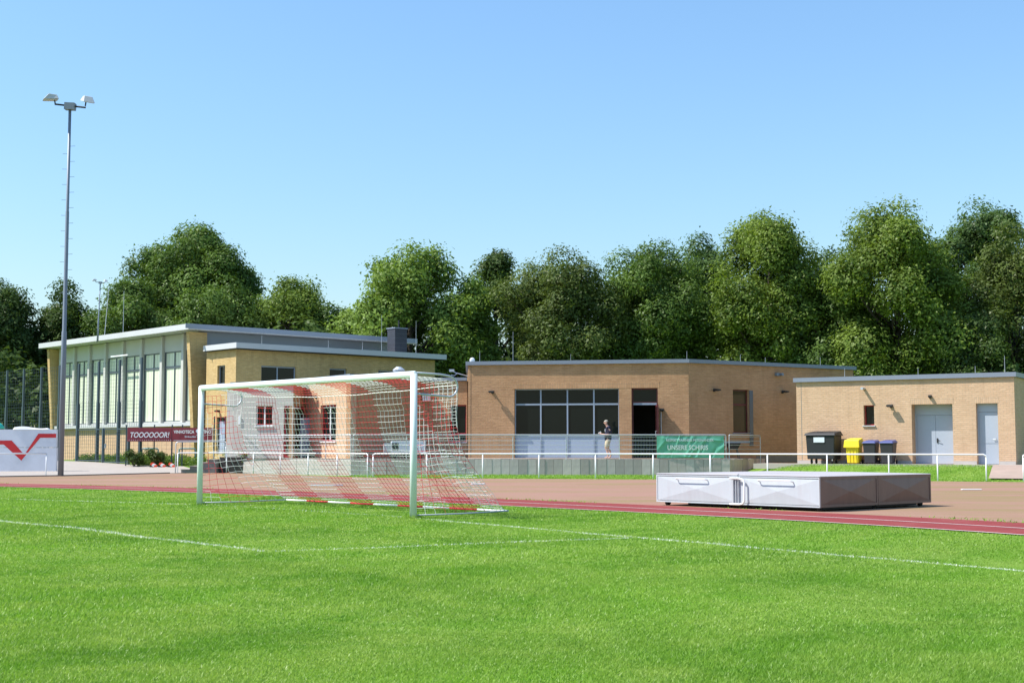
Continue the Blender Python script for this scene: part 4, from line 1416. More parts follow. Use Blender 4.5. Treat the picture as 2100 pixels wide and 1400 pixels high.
def banner(name, label, M, w, h, mat, amp=0.01, nx=40, nz=10, diag=0.0):
    X_, Z_ = np.meshgrid(np.linspace(0, w, nx), np.linspace(0, h, nz))
    rr = np.random.RandomState(3)
    Y_ = amp * np.sin(X_ * 5 + Z_ * 3)
    if diag > 0:
        for _ in range(34):
            cx, cz = rr.uniform(0, w), rr.uniform(0, h)
            an = rr.uniform(0.6, 1.35) if rr.rand() < 0.8 else rr.uniform(-0.4, 0.4)
            dx_, dz_ = X_ - cx, Z_ - cz
            al = dx_ * math.cos(an) + dz_ * math.sin(an)
            ac = -dx_ * math.sin(an) + dz_ * math.cos(an)
            Y_ += diag * rr.uniform(-1, 1) * np.exp(-(ac / rr.uniform(0.03, 0.10)) ** 2 - (al / rr.uniform(0.2, 0.6)) ** 2)
    me = bpy.data.meshes.new(name)
    v = np.stack([X_, Y_, Z_], -1).reshape(-1, 3)
    v2 = v + np.array([0, 0.006, 0])
    idx = np.arange(nx * nz).reshape(nz, nx)
    f = np.stack([idx[:-1, :-1], idx[:-1, 1:], idx[1:, 1:], idx[1:, :-1]], -1).reshape(-1, 4)
    f2 = f[:, ::-1] + nx * nz
    me.from_pydata(np.concatenate([v, v2]).tolist(), [], f.tolist() + f2.tolist())
    me.materials.append(mat)
    me.polygons.foreach_set('use_smooth', [True] * len(me.polygons))
    o = bpy.data.objects.new(name, me)
    link(o, None, M)
    return tag(o, label, 'banner'), np.interp


b1, _ = banner('banner', 'maroon banner reading TOOOOOOR! on the low wire fence', LFM @ T(0.12, -0.02, 1.56), 2.36, 0.73, M_MAROON)
BM1 = WM[b1.name]
text('lettering', 'TOOOOOOR!', 0.40, M_WHITE, b1, BM1 @ T(0.17, -0.02, 0.21), shear=0.22, bold=0.007, width=2.08)
for q in range(20):
    MB().box(0.10 + q * 0.117, 0.115 + q * 0.117, -0.016, -0.012, 0.03, 0.10).build('tick_mark', M_LABEL, b1, BM1)
b2, _ = banner('banner', 'maroon wine-shop banner reading VINHOTECA, half hidden by the left goal post', LFM @ T(2.50, -0.02, 1.56), 2.20, 0.73, M_MAROON)
BM2 = WM[b2.name]
text('lettering', 'VINHOTECA', 0.235, M_WHITE, b2, BM2 @ T(0.10, -0.02, 0.43), bold=0.006, width=1.10)
text('lettering', 'TINO', 0.235, M_WHITE, b2, BM2 @ T(1.62, -0.02, 0.43), bold=0.006, width=0.48)
text('lettering', 'Einkaufen im', 0.13, M_LABEL, b2, BM2 @ T(0.70, -0.02, 0.21), bold=0.002, width=0.80)
MB().box(0.1, 2.1, -0.016, -0.012, 0.04, 0.06).build('print_line', M_LABEL, b2, BM2)
# wine-glass emblem between the words
em = MB().ellipsoid((1.37, -0.014, 0.55), (0.09, 0.003, 0.10), 12, 8).box(1.36, 1.38, -0.017, -0.012, 0.34, 0.46).box(1.31, 1.43, -0.017, -0.012, 0.32, 0.345)
em.build('emblem', M_LABEL, b2, BM2)
b3, _ = banner('banner', 'crumpled green banner reading UNSERE SCHIRIS hung on the terrace railing', T(6.55, 61.985, 0.755), 3.05, 1.0, M_GREENB, 0.010, 150, 50, 0.034)
BM3 = WM[b3.name]
text('lettering', 'RESPEKT FAIRNESS MITEINANDER', 0.16, M_LABEL, b3, BM3 @ T(0.42, -0.085, 0.75), bold=0.003, width=2.15)
text('lettering', 'UNSERE SCHIRIS', 0.30, M_WHITE, b3, BM3 @ T(0.48, -0.09, 0.37), bold=0.005, width=1.83)

# ------------------------------------------------------------------ painted wall far left
pw = thing('painted_wall', 'white painted concrete wall with a red V-shaped stripe', 'wall', T(-26, 67.8, 0.05))
PM = T(-28.1, 68.2, 0, R(4.0))
MB().box(0, 5.30, 0, 0.3, -0.2, 1.22).build('lower_slab', M_WHITE_W, pw, PM)
MB().box(0, 5.28, 0.012, 0.3, 1.24, 2.13).build('upper_slab', M_WHITE_W, pw, PM)
# red stripe: level, down into a V, up again
m = MB()
segs = [[(1.0, 1.38), (2.72, 1.38), (3.10, 1.58 - 0.0), (1.0, 1.58)],
        [(2.72, 1.38), (3.60, 0.58), (3.74, 0.88), (3.10, 1.58)],
        [(3.60, 0.58), (3.74, 0.88), (4.40, 1.92), (4.50, 1.72)],
        [(4.50, 1.72), (5.27, 1.72), (5.27, 1.92), (4.40, 1.92)]]
for sgm in segs:
    c = Vector((sum(p[0] for p in sgm) / 4, sum(p[1] for p in sgm) / 4))
    srt = sorted(sgm, key=lambda p: math.atan2(p[1] - c.y, p[0] - c.x))
    m.face([(p[0], -0.004, p[1]) for p in srt])
m.build('red_stripe', M_REDP, pw, PM)
tarp = MB()
nx_ = 24
for i in range(nx_):
    a, b = i / nx_, (i + 1) / nx_
    h0 = 0.10 + 0.05 * math.sin(a * 6) if 0 < i < nx_ else 0.0
    h1 = 0.10 + 0.05 * math.sin(b * 6) if i < nx_ - 1 else 0.0
    xa, xb = a * 1.75, b * 1.75
    tarp.face([(xa, 0, 0), (xb, 0, 0), (xb, 0.05, h1), (xa, 0.05, h0)])
    tarp.face([(xa, 0.05, h0), (xb, 0.05, h1), (xb, 0.3, h1 * 0.9), (xa, 0.3, h0 * 0.9)])
    tarp.face([(xa, 0.3, h0 * 0.9), (xb, 0.3, h1 * 0.9), (xb, 0.34, 0), (xa, 0.34, 0)])
o = tarp.build('tarpaulin', M_WHITE, None, PM @ T(3.15, -0.02, 2.132), True)
tag(o, 'rumpled white tarpaulin lying on top of the painted wall', 'tarpaulin')
pa = thing('parasol', 'teal parasol canopy just showing behind the painted wall', 'parasol', T(-26.9, 70.5, 0.1))
MB().ellipsoid((-26.95, 70.5, 2.2), (0.75, 0.75, 0.42), 16, 10, None, 0, 0.0).build('canopy', M_TEAL, pa, I4, True)
MB().tube([(-26.95, 70.5, 0.0), (-26.95, 70.5, 2.6)], 0.025, 6).build('pole', M_GALV, pa)

# ------------------------------------------------------------------ steps, planter, handrail
stp = thing('steps', 'low stone steps beside the handrail left of the goal', 'steps', T(-15.4, 66.9, 0))
for q in range(4):
    x0 = -16.0 + q * 0.42
    MB().box(x0, -14.3, 66.3, 68.3, -0.1 + q * 0.16 + (0.1 if q else 0), q * 0.16 + 0.155).build('step', M_CONC_DK, stp)
    MB().box(x0 - 0.03, x0 + 0.40, 66.27, 68.3, q * 0.16 + 0.156, q * 0.16 + 0.185).build('tread', M_PAVE, stp)
pln = thing('planter_wall', 'dark stone planter wall between the steps and the terrace', 'wall', T(-14, 67, 0))
for q in range(5):
    for r_ in range(3):
        x0 = -14.28 + q * 0.26 + (0.05 if r_ % 2 else 0)
        MB().box(x0, x0 + 0.245, 66.85 + random.uniform(-0.02, 0.02), 67.2, -0.1 + r_ * 0.29, 0.18 + r_ * 0.29).build('stone', M_STONE, pln)
MB().box(-14.28, -12.93, 66.95, 70.0, -0.1, 0.74).build('fill', M_STONE, pln)
hr = thing('handrail', 'grey bent-tube handrail at the foot of the steps', 'railing', T(-16.2, 66.5, 0))
MB().tube([(-16.25, 66.2, -0.1), (-16.25, 66.2, 1.38), (-16.22, 66.2, 1.46), (-16.15, 66.2, 1.5), (-14.2, 67.2, 1.52), (-14.0, 67.3, 1.5)], 0.028, 8).build('rail', M_GALV, hr, I4, True)
MB().tube([(-14.05, 67.25, 0.1), (-14.05, 67.25, 1.5)], 0.026, 8).build('post', M_GALV, hr, I4, True)

# red-and-white striped barrier feet lying by the path
for q, (x, lab) in enumerate(((-19.0, 'red and white striped block by the path, leftmost of three'), (-18.55, 'red and white striped block by the path, middle of three'), (-18.05, 'red and white striped block by the path, nearest the handrail'))):
    t = thing('striped_block', lab, 'barrier', T(x, 72.4, zgf(x, 72.4)), 'striped blocks by the path')
    M = WM[t.name] @ Matrix.Rotation(R(34), 4, 'Y')
    MB().box(-0.04, 0.08, -0.2, 0.2, 0.08, 0.20, M).build('stripe', M_WHITE, t)
    MB().box(0.082, 0.24, -0.2, 0.2, 0.08, 0.20, M).build('stripe', M_ORANGE, t)
    MB().box(0.242, 0.34, -0.2, 0.2, 0.08, 0.20, M).build('stripe', M_WHITE, t)
    MB().box(-0.14, -0.042, -0.2, 0.2, 0.08, 0.20, M).build('stripe', M_ORANGE, t)
    MB().box(-0.1, 0.3, -0.15, 0.15, 0.0, 0.075).build('foot', M_RUB, t, WM[t.name])
for q, (x, lab) in enumerate(((-21.05, 'teal tubular bicycle stand behind the bushes, left one'), (-19.0, 'teal tubular bicycle stand behind the bushes, right one'))):
    z = zgf(x, 75.3)
    o = MB().tube([(0, 0, -0.1), (0, 0, 0.78), (0.05, 0, 0.84), (0.85, 0, 0.84), (0.9, 0, 0.78), (0.9, 0, -0.1)], 0.04, 8).build('bicycle_stand', M_TEALM, None, T(x + 0.7, 75.3, z), True)
    tag(o, lab, 'bicycle stand', 'bicycle stands by the hall')

# things lying on the cinder
o = MB().tube([(0, 0, 0.03), (1.02, 0.1, 0.03)], 0.022, 6).build('metal_bar', M_GALV, None, T(-6.4, 43.6, 0.0))
tag(o, 'grey metal bar lying on the cinder behind the net', 'bar')
o = MB().box(0, 0.56, -0.08, 0.08, 0.0, 0.025).build('marker_board', M_WHITE, None, T(13.0, 39.7, 0.004, R(-3)), bevel=0.006)
tag(o, 'short white board set in the cinder, right of the mat cover', 'board')
o = MB().box(0, 0.45, -0.07, 0.07, 0.0, 0.045).build('marker_board', M_WHITE, None, T(-1.35, 45.2, 0.004, R(4)), bevel=0.01)
tag(o, 'small white board set in the cinder just right of the net', 'board')

# things on the terrace
tr = thing('trolley', 'grey box trolley on wheels against the shaded brick wall, seen through the net', 'trolley', T(-5.0, 63.5, 0.715, R(8)))
M = WM[tr.name]
MB().box(-0.60, 0.98, -0.3, 0.3, 0.28, 0.80).build('box', M_LABEL, tr, M, bevel=0.02)
MB().box(-0.58, -0.28, -0.315, -0.302, 0.38, 0.72).build('flap', M_BLACK, tr, M)
MB().box(-0.95, -0.604, -0.24, 0.24, 0.30, 0.72).build('side_locker', M_FASCIA_L, tr, M)
for x in (-0.45, 0.1, 0.75):
    MB().tube([(x, -0.28, 0.12), (x, -0.2, 0.12)], 0.12, 12).build('wheel', M_RUB, tr, M, True)
MB().box(-0.9, 0.95, -0.2, 0.2, 0.16, 0.275).build('underframe', M_BLACK, tr, M)
gr = thing('grill', 'dark kettle grill with side shelf at the terrace end', 'grill', T(10.35, 64.15, 0.715))
M = WM[gr.name]
MB().hexa([Vector(p) for p in ((-0.2, -0.2, 0.45), (0.2, -0.2, 0.45), (0.2, 0.2, 0.45), (-0.2, 0.2, 0.45), (-0.34, -0.3, 0.72), (0.34, -0.3, 0.72), (0.34, 0.3, 0.72), (-0.34, 0.3, 0.72))]).build('bowl', M_BLACK, gr, M, bevel=0.03)
MB().box(-0.42, 0.75, -0.32, 0.32, 0.725, 0.80).build('shelf', M_GALV_DK, gr, M)
for x, y in ((-0.25, -0.2), (0.25, -0.2), (-0.25, 0.2), (0.25, 0.2)):
    MB().tube([(x * 1.1, y * 1.1, 0.0), (x * 0.7, y * 0.7, 0.46)], 0.018, 6).build('leg', M_FENCE, gr, M)
MB().box(-0.62, -0.45, -0.15, 0.15, 0.0, 0.95).build('gas_bottle_cover', M_STONE, gr, M, bevel=0.04)

# ------------------------------------------------------------------ person walking left on the terrace


def skin_mesh(name, verts, edges, mat, parent, M, sub=2, root=0):
    me = bpy.data.meshes.new(name)
    me.from_pydata([v[:3] for v in verts], edges, [])
    me.materials.append(mat)
    o = bpy.data.objects.new(name, me)
    link(o, parent, M)
    sk = o.modifiers.new('skin', 'SKIN')
    sk.use_smooth_shade = True
    sv = me.skin_vertices[0].data if me.skin_vertices else None
    if sv is None:
        bm = bmesh.new()
        bm.from_mesh(me)
        bm.verts.layers.skin.verify()
        bm.to_mesh(me)
        bm.free()
        sv = me.skin_vertices[0].data
    for i, v in enumerate(verts):
        r_ = v[3] if isinstance(v[3], tuple) else (v[3], v[3])
        sv[i].radius = r_
        sv[i].use_root = (i == root)
    s = o.modifiers.new('sub', 'SUBSURF')
    s.levels = sub
    s.render_levels = sub
    return o


per = thing('person', 'grey-haired person in navy T-shirt and khaki shorts looking at something held in the hand', 'person', T(4.45, 63.75, 0.715))
PMx = WM[per.name]
# figure faces -x; y to the sides (near side is -y)
BV = [(0.02, 0, 0.93, 0.13), (0.02, 0, 1.08, 0.13), (0.03, 0, 1.25, 0.14), (0.04, 0, 1.40, 0.11), (0.0, 0, 1.50, 0.058), (-0.05, 0, 1.57, 0.058), (-0.085, 0, 1.63, (0.083, 0.075)), (-0.075, 0, 1.71, (0.085, 0.075)), (-0.05, 0, 1.76, 0.05)]
BE = [(i, i + 1) for i in range(8)]


def add_chain(start, pts):
    prev = start
    for p in pts:
        BV.append(p)
        BE.append((prev, len(BV) - 1))
        prev = len(BV) - 1
    return prev


# arms: near arm bent forward holding a phone
for sy, hand in ((-1, (-0.42, 1.17)), (1, (-0.38, 1.15))):
    e = add_chain(3, [(0.04, sy * 0.19, 1.40, 0.065), (0.09, sy * 0.24, 1.24, 0.05), (0.10, sy * 0.25, 1.10, 0.043), (-0.10, sy * 0.20, 1.10, 0.04), (-0.26, sy * 0.13, 1.13, 0.030)])
    pm_ = add_chain(e, [(-0.335, sy * 0.10, 1.15, (0.038, 0.022))])
    for fi, (fy, fl) in enumerate(((-0.03, 0.055), (-0.01, 0.068), (0.01, 0.064), (0.028, 0.048))):
        add_chain(pm_, [(-0.37, sy * (0.10 + fy), 1.160 - 0.005 * fi, 0.0095), (-0.37 - fl * 0.6, sy * (0.095 + fy), 1.185, 0.0085), (-0.365 - fl * 0.45, sy * (0.085 + fy), 1.21, 0.008)])
    add_chain(pm_, [(-0.33, sy * 0.06, 1.19, 0.011), (-0.36, sy * 0.05, 1.215, 0.009)])
# legs mid-stride
for sy, knee, ank, toe in ((-1, (-0.10, 0.50), (0.01, 0.09), (-0.15, 0.035)), (1, (0.02, 0.50), (0.16, 0.12), (0.02, 0.03))):
    add_chain(0, [(0.02, sy * 0.10, 0.86, 0.09), ((knee[0] + 0.02) / 2 - 0.01, sy * 0.10, 0.68, 0.078), (knee[0], sy * 0.10, knee[1], 0.056), ((knee[0] + ank[0]) / 2 + 0.03, sy * 0.10, 0.34, 0.057), (ank[0], sy * 0.10, ank[1], 0.036), (ank[0] - 0.06, sy * 0.10, 0.05, 0.034), (toe[0], sy * 0.10, toe[1], (0.036, 0.024))])
skin_mesh('body', BV, BE, M_SKIN, per, PMx)
sh = [(0.02, 0, 0.80, 0.185), (0.02, 0, 0.95, 0.18), (0.02, 0, 1.10, 0.178), (0.03, 0, 1.27, 0.185), (0.035, 0, 1.41, 0.16), (0.01, 0, 1.51, 0.085)]
se = [(0, 1), (1, 2), (2, 3), (3, 4), (4, 5)]
for sy in (-1, 1):
    n = len(sh)
    sh += [(0.04, sy * 0.20, 1.40, 0.11), (0.075, sy * 0.24, 1.25, 0.105), (0.095, sy * 0.25, 1.13, 0.10)]
    se += [(4, n), (n, n + 1), (n + 1, n + 2)]
skin_mesh('shirt', sh, se, M_NAVY, per, PMx)
so = [(0.02, 0, 0.95, 0.16), (0.02, 0, 0.87, 0.155)]
so_e = [(0, 1)]
for sy, k_ in ((-1, -0.06), (1, 0.01)):
    n = len(so)
    so += [(0.01, sy * 0.10, 0.78, 0.13), (k_ * 0.7, sy * 0.105, 0.63, 0.118), (k_, sy * 0.105, 0.46, 0.11)]
    so_e += [(1, n), (n, n + 1), (n + 1, n + 2)]
skin_mesh('shorts', so, so_e, M_KHAKI, per, PMx)
hc = MB().ellipsoid((-0.062, 0, 1.718), (0.100, 0.084, 0.076), 14, 10, Matrix.Rotation(R(-12), 3, 'Y'), 0, -0.3)
hc.build('hair', M_HAIR, per, PMx, True)
fc = MB().hexa([Vector(p) for p in ((-0.185, -0.012, 1.645), (-0.155, -0.018, 1.64), (-0.155, 0.018, 1.64), (-0.185, 0.012, 1.645), (-0.168, -0.006, 1.69), (-0.155, -0.01, 1.69), (-0.155, 0.01, 1.69), (-0.168, 0.006, 1.69))])
fc.build('nose', M_SKIN, per, PMx, bevel=0.004)
for sy in (-1, 1):
    MB().ellipsoid((-0.155, sy * 0.032, 1.69), (0.012, 0.014, 0.008), 8, 6).build('eye', M_BLACK, per, PMx)
    MB().ellipsoid((-0.06, sy * 0.083, 1.665), (0.02, 0.012, 0.033), 8, 6).build('ear', M_SKIN, per, PMx, True)
MB().box(-0.165, -0.158, -0.022, 0.022, 1.607, 1.613).build('mouth', M_REDDK, per, PMx)
o = MB().box(-0.035, 0.035, -0.004, 0.004, -0.07, 0.07).build('phone', M_WHITE, None, PMx @ T(-0.365, -0.075, 1.20) @ Matrix.Rotation(R(60), 4, 'Y'), bevel=0.003)
tag(o, 'small pale phone held by the person on the terrace', 'phone')
MB().box(-0.125, -0.10, -0.07, 0.03, 1.24, 1.38).build('shirt_print', M_WHITE, per, PMx)

# ------------------------------------------------------------------ foliage


def leaf_cloud(name, centers, radii, n, size, mat, parent=None, seed=1, cluster=0.30, upbias=0.35, M=None, per=9, flat=1.0):
    """leaf-sized quads gathered in twigs over the shells of many clumps"""
    rs = np.random.RandomState(seed)
    centers = np.asarray(centers, float)
    radii = np.asarray(radii, float)
    wgt = radii ** 2
    wgt /= wgt.sum()
    nt_ = max(1, n // per)
    ci = rs.choice(len(centers), nt_, p=wgt)
    d = rs.normal(size=(nt_, 3))
    d /= np.linalg.norm(d, axis=1)[:, None]
    rad = radii[ci] * (0.70 + 0.36 * rs.rand(nt_) ** 0.6)
    tw = centers[ci] + d * rad[:, None] * np.array([1, 1, flat])
    idx = np.repeat(np.arange(nt_), per)
    pos = tw[idx] + rs.normal(size=(nt_ * per, 3)) * cluster * np.array([1, 1, 0.75])
    nn = d[idx] * 1.0 + rs.normal(size=pos.shape) * 0.42
    nn[:, 2] += upbias
    nn /= np.linalg.norm(nn, axis=1)[:, None]
    a = np.cross(nn, rs.normal(size=pos.shape))
    a /= np.linalg.norm(a, axis=1)[:, None] + 1e-9
    b = np.cross(nn, a)
    s = size * (0.6 + 0.8 * rs.rand(len(pos)))[:, None]
    v = np.stack([pos - a * s * 0.55 - b * s * 0.30, pos + a * s * 0.60, pos - a * s * 0.30 + b * s * 0.42], 1).reshape(-1, 3)
    m = len(pos)
    me = bpy.data.meshes.new(name)
    me.vertices.add(3 * m)
    me.vertices.foreach_set('co', v.astype(np.float32).ravel())
    me.loops.add(3 * m)
    me.loops.foreach_set('vertex_index', np.arange(3 * m, dtype=np.int32))
    me.polygons.add(m)
    me.polygons.foreach_set('loop_start', np.arange(0, 3 * m, 3, dtype=np.int32))
    tint = np.clip(rs.rand(len(centers))[ci][idx] * 0.45 + rs.rand(nt_)[idx] * 0.3 + rs.rand(m) * 0.25, 0, 1)
    at = me.attributes.new('tint', 'FLOAT', 'FACE')
    at.data.foreach_set('value', tint.astype(np.float32))
    me.materials.append(mat)
    me.update(calc_edges=True)
    o = bpy.data.objects.new(name, me)
    link(o, parent, M)
    return o


def tree(label, x, y, top, base, rx, mat, n, seed, size=0.34, clumps=26, ry=None, shape=1.0, z0=0.4, name='tree', lop=0.0, extra=(), cluster=0.30, airy=1.0):
    """tapered trunk with limbs; crown of overlapping clumps inside an egg-shaped envelope"""
    rs = np.random.RandomState(seed)
    ry = ry or rx
    t = thing(name, label, 'tree', T(x, y, z0), 'trees behind the buildings')
    cz = (top + base) / 2
    rz = (top - base) / 2
    cs, rr, axis = [], [], []
    nl = max(9, int(clumps * 0.55))
    for i in range(nl):
        # lobes spread evenly over the crown envelope (golden spiral), jittered
        h = 1 - 2 * (i + 0.5) / nl
        ph = i * 2.39996 + rs.uniform(-0.5, 0.5)
        h = max(-1, min(1, h + rs.uniform(-0.12, 0.12)))
        q = math.sqrt(max(0, 1 - h * h))
        lr = rx * rs.uniform(0.34, 0.50) * airy
        k_ = rs.uniform(0.72, 1.04)
        wd = 1.0 - 0.18 * max(0, h) ** 2 * shape - 0.15 * max(0, -h)
        lx = x + q * math.cos(ph) * max(0.1, rx - lr * 0.75) * k_ * wd + lop * max(0, h)
        ly = y + q * math.sin(ph) * max(0.1, ry - lr * 0.75) * k_ * wd
        lz = cz + h * (rz - lr * 0.75) * k_
        for j in range(7):
            d = rs.normal(size=3)
            d[2] += 0.35
            d /= np.linalg.norm(d)
            r_ = lr * rs.uniform(0.38, 0.62)
            cs.append((lx + d[0] * lr * 0.62, ly + d[1] * lr * 0.62, lz + d[2] * lr * 0.55))
            rr.append(r_)
    cs.append((x + lop, y, top - rx * 0.30))
    rr.append(rx * 0.30)
    for e in extra:
        cs.append(e[:3])
        rr.append(e[3])
    tr_ = MB()
    r0 = 0.022 * (top - z0) + 0.06
    hub = Vector((x, y, base + (top - base) * 0.22))
    tip = Vector((x + lop * 0.7, y, top - rx * 0.5))
    tr_.tube([(x, y, z0 - 0.3), (x, y, z0 + 0.6), tuple(hub), tuple(hub.lerp(tip, 0.5) + Vector((0.15, 0, 0))), tuple(tip)], [r0 * 1.35, r0, r0 * 0.75, r0 * 0.4, 0.04], 9)
    for i in range(0, len(cs), 3):
        c = Vector(cs[i])
        st_ = Vector((x, y, min(max(z0 + 2.0, c.z - (c - Vector((x, y, c.z))).length * 0.8 - 0.5), tip.z)))
        if st_.z > hub.z:
            st_ = hub.lerp(tip, (st_.z - hub.z) / max(0.1, tip.z - hub.z))
        mid = st_.lerp(c, 0.5) + Vector((0, 0, -0.2))
        tr_.tube([tuple(st_), tuple(mid), tuple(c)], [r0 * 0.32, r0 * 0.2, 0.025], 5)
    tr_.build('trunk', M_BARK, t, I4, True)
    leaf_cloud('crown', cs, rr, int(n * 1.7), size * 0.84, mat, t, seed + 100, cluster)
    return t


TREES = [
    # label, x, y, top, base, rx, material, leaves, size
    ('dark tree at the left picture edge behind the ball-stop fence', -40.5, 106, 14.4, 1.0, 4.6, L_DARK, 44000, 0.24, 0.5),
    ('ragged dark tree just right of the tall floodlight mast, behind the fence', -35.6, 108, 14.6, 1.0, 3.4, L_DARK, 26000, 0.24, 0.5),
    ('tallest tree behind the sports hall, with a broad rounded top', -26.3, 112, 19.8, 8.0, 5.3, L_MID, 60000, 0.25, 0.15),
    ('low spreading tree hugging the left part of the sports hall roof', -30.0, 107, 14.2, 2.0, 4.4, L_MID, 42000, 0.24, 0.6),
    ('round tree above the near corner of the sports hall roof', -22.2, 106, 14.6, 3.0, 4.6, L_MID, 42000, 0.24, 0.6),
    ('yellowish tree behind the annex roof, left of the chimney', -17.2, 105, 14.3, 2.5, 3.8, L_YELL, 34000, 0.23, 0.5),
    ('low dark-edged tree between the yellowish tree and the bright ash', -14.2, 104, 12.2, 2.5, 3.0, L_MID, 26000, 0.23, 0.6),
    ('bright feathery ash tree behind the slate chimney', -7.4, 97, 15.7, 3.0, 5.2, L_BRIGHT, 36000, 0.27, 0.7),
    ('small bright tree tucked right of the ash', -3.0, 98, 13.4, 4.5, 2.2, L_BRIGHT, 14000, 0.25, 0.6),
    ('dark tree half hidden behind the ash and the rounded lime', -1.4, 108, 16.6, 2.0, 3.3, L_DARK, 30000, 0.24, 0.8),
    ('dense rounded olive-green lime behind the clubhouse window wall', 3.5, 96, 15.4, 2.5, 4.9, L_OLIVE, 60000, 0.21, 0.6),
    ('full green tree rising behind the clubhouse corner', 10.5, 98, 16.2, 2.5, 5.0, L_MID, 60000, 0.21, 0.7),
    ('darker tree whose thin twigs show behind the clubhouse corner tree', 14.8, 108, 18.2, 3.0, 4.0, L_BLUE, 34000, 0.24, 0.8),
    ('tall airy green tree over the right end of the clubhouse', 17.9, 95, 17.6, 2.0, 4.9, L_YELL, 56000, 0.23, 0.7),
    ('lower tree filling the gap left of the tallest right-hand tree', 21.8, 93, 13.6, 1.5, 3.3, L_MID, 30000, 0.23, 0.7),
    ('bluish tree with bare twig tips showing in the gap left of the tallest right-hand tree', 24.2, 104, 16.4, 2.0, 3.4, L_BLUE, 26000, 0.24, 0.7),
    ('tallest right-hand tree with yellow-green top above the brick store', 25.7, 91, 17.8, 1.5, 5.2, L_YELL, 64000, 0.23, 0.5),
    ('dark bluish tree behind the tallest right-hand one', 36.0, 104, 20.3, 4.0, 4.8, L_BLUE, 40000, 0.25, 0.8),
    ('olive tree cut by the right picture edge', 34.4, 93, 16.6, 1.0, 4.6, L_OLIVE, 46000, 0.23, 0.7),
    ('low leafy tree right behind the brick store roof', 30.0, 88, 9.5, 0.5, 3.0, L_DARK, 24000, 0.22, 0.6),
]
for i, (lab, x, y, top, base, rx, mt, n, size, shp) in enumerate(TREES):
    tree(lab, x, y, top, base, rx, mt, n, 11 + i * 3, size, 22 + int(rx * 2), None, shp, airy=(0.85 if 'ash' in lab and 'bright' in lab else 1.0), cluster=0.32 if mt in (L_BRIGHT, L_YELL) else 0.26)

# shrubs and saplings closing the wood behind the trunks: one mass nobody could count
rs = np.random.RandomState(77)
cs = [(x + rs.uniform(-1, 1), 100 + rs.uniform(-3, 14), rs.uniform(1.5, 9.0)) for x in np.linspace(-52, 52, 210)]
kind(leaf_cloud('undergrowth', cs, [rs.uniform(1.8, 2.8) for _ in cs], 100000, 0.38, L_DARK, None, 5, 0.4), 'stuff')

# shrubs by the gate and small plants
for q, (lab, x, y, h, r_) in enumerate((('dark shrub right of the gate post under the first banner', -20.1, 72.9, 0.75, 0.42), ('dark shrub under the word TOOOOOOR on the banner', -19.0, 73.0, 0.85, 0.40))):
    t = thing('shrub', lab, 'shrub', T(x, y, zgf(x, y)), 'shrubs by the gate')
    z = zgf(x, y)
    m = MB()
    cs = []
    for a in range(9):
        th = a * 2.4
        e = (x + math.cos(th) * r_ * 0.8, y + math.sin(th) * r_ * 0.5, z + h * (0.35 + 0.6 * ((a * 37) % 10) / 10))
        m.tube([(x, y, z), ((x + e[0]) / 2, (y + e[1]) / 2, z + h * 0.4), e], [0.02, 0.014, 0.005], 5)
        cs.append(e)
    m.build('stem', M_BARK, t)
    leaf_cloud('foliage', cs, [0.2] * len(cs), 1800, 0.09, L_DARK, t, 40 + q, 0.07)

# weeds and tall grass round the planter and the fence foot
rs = np.random.RandomState(9)
cs = [(rs.uniform(-20.5, -16.5), rs.uniform(73.6, 75.5), 0.40) for _ in range(60)] + [(rs.uniform(-14.2, -13.0), rs.uniform(67.0, 69.0), 0.88) for _ in range(22)]
for _ in range(170):
    q = FM0 @ Vector((rs.uniform(0.5, 9.5), -rs.uniform(0.6, 4.6), 0))
    cs.append((q.x, q.y, zgf(q.x, q.y) + 0.12))
kind(leaf_cloud('weeds', cs, [0.16] * len(cs), 20000, 0.09, L_BRIGHT, None, 12, 0.12, 0.0), 'stuff')

# ------------------------------------------------------------------ turf blades
rs = np.random.RandomState(4)


F0, F1, F2, SC, SF = -5.83, -5.76, -5.58, 7.92, 9.0


def line_mask(x, y):
    """painted pitch lines: goal line and the goal area, with worn gaps"""
    s, b = sb(x, y)
    p = np.zeros(len(x))
    w = 0.07
    wob = 0.02 * np.sin(s * 1.7) + 0.015 * np.sin(s * 4.1)
    wear = 0.5 + 0.5 * np.sin(s * 0.9 + 1.0) * np.sin(s * 2.3)
    p[np.abs(b + wob) < w] = 1.0
    # goal area: front line and right-hand side line, as the groundsman laid them
    fb = np.interp(s, [-0.5, 5.0, 7.95], [F0, F1, F2])
    p[(np.abs(b - fb + wob) < w) & (s < SC)] = 1.0
    ls = np.interp(b, [F2, -0.1], [SC, SF])
    p[(np.abs(s - ls + 0.02 * np.sin(b * 2.0)) < w * 0.9) & (b < 0) & (b > F2)] = 0.75
    worn = (np.abs(s) < 4.4) & (b > -0.5)
    p[worn] *= 0.35
    p[(s < -6) & (b > -2)] *= 0.6
    return np.clip(p * (0.72 + 0.38 * wear), 0, 1)


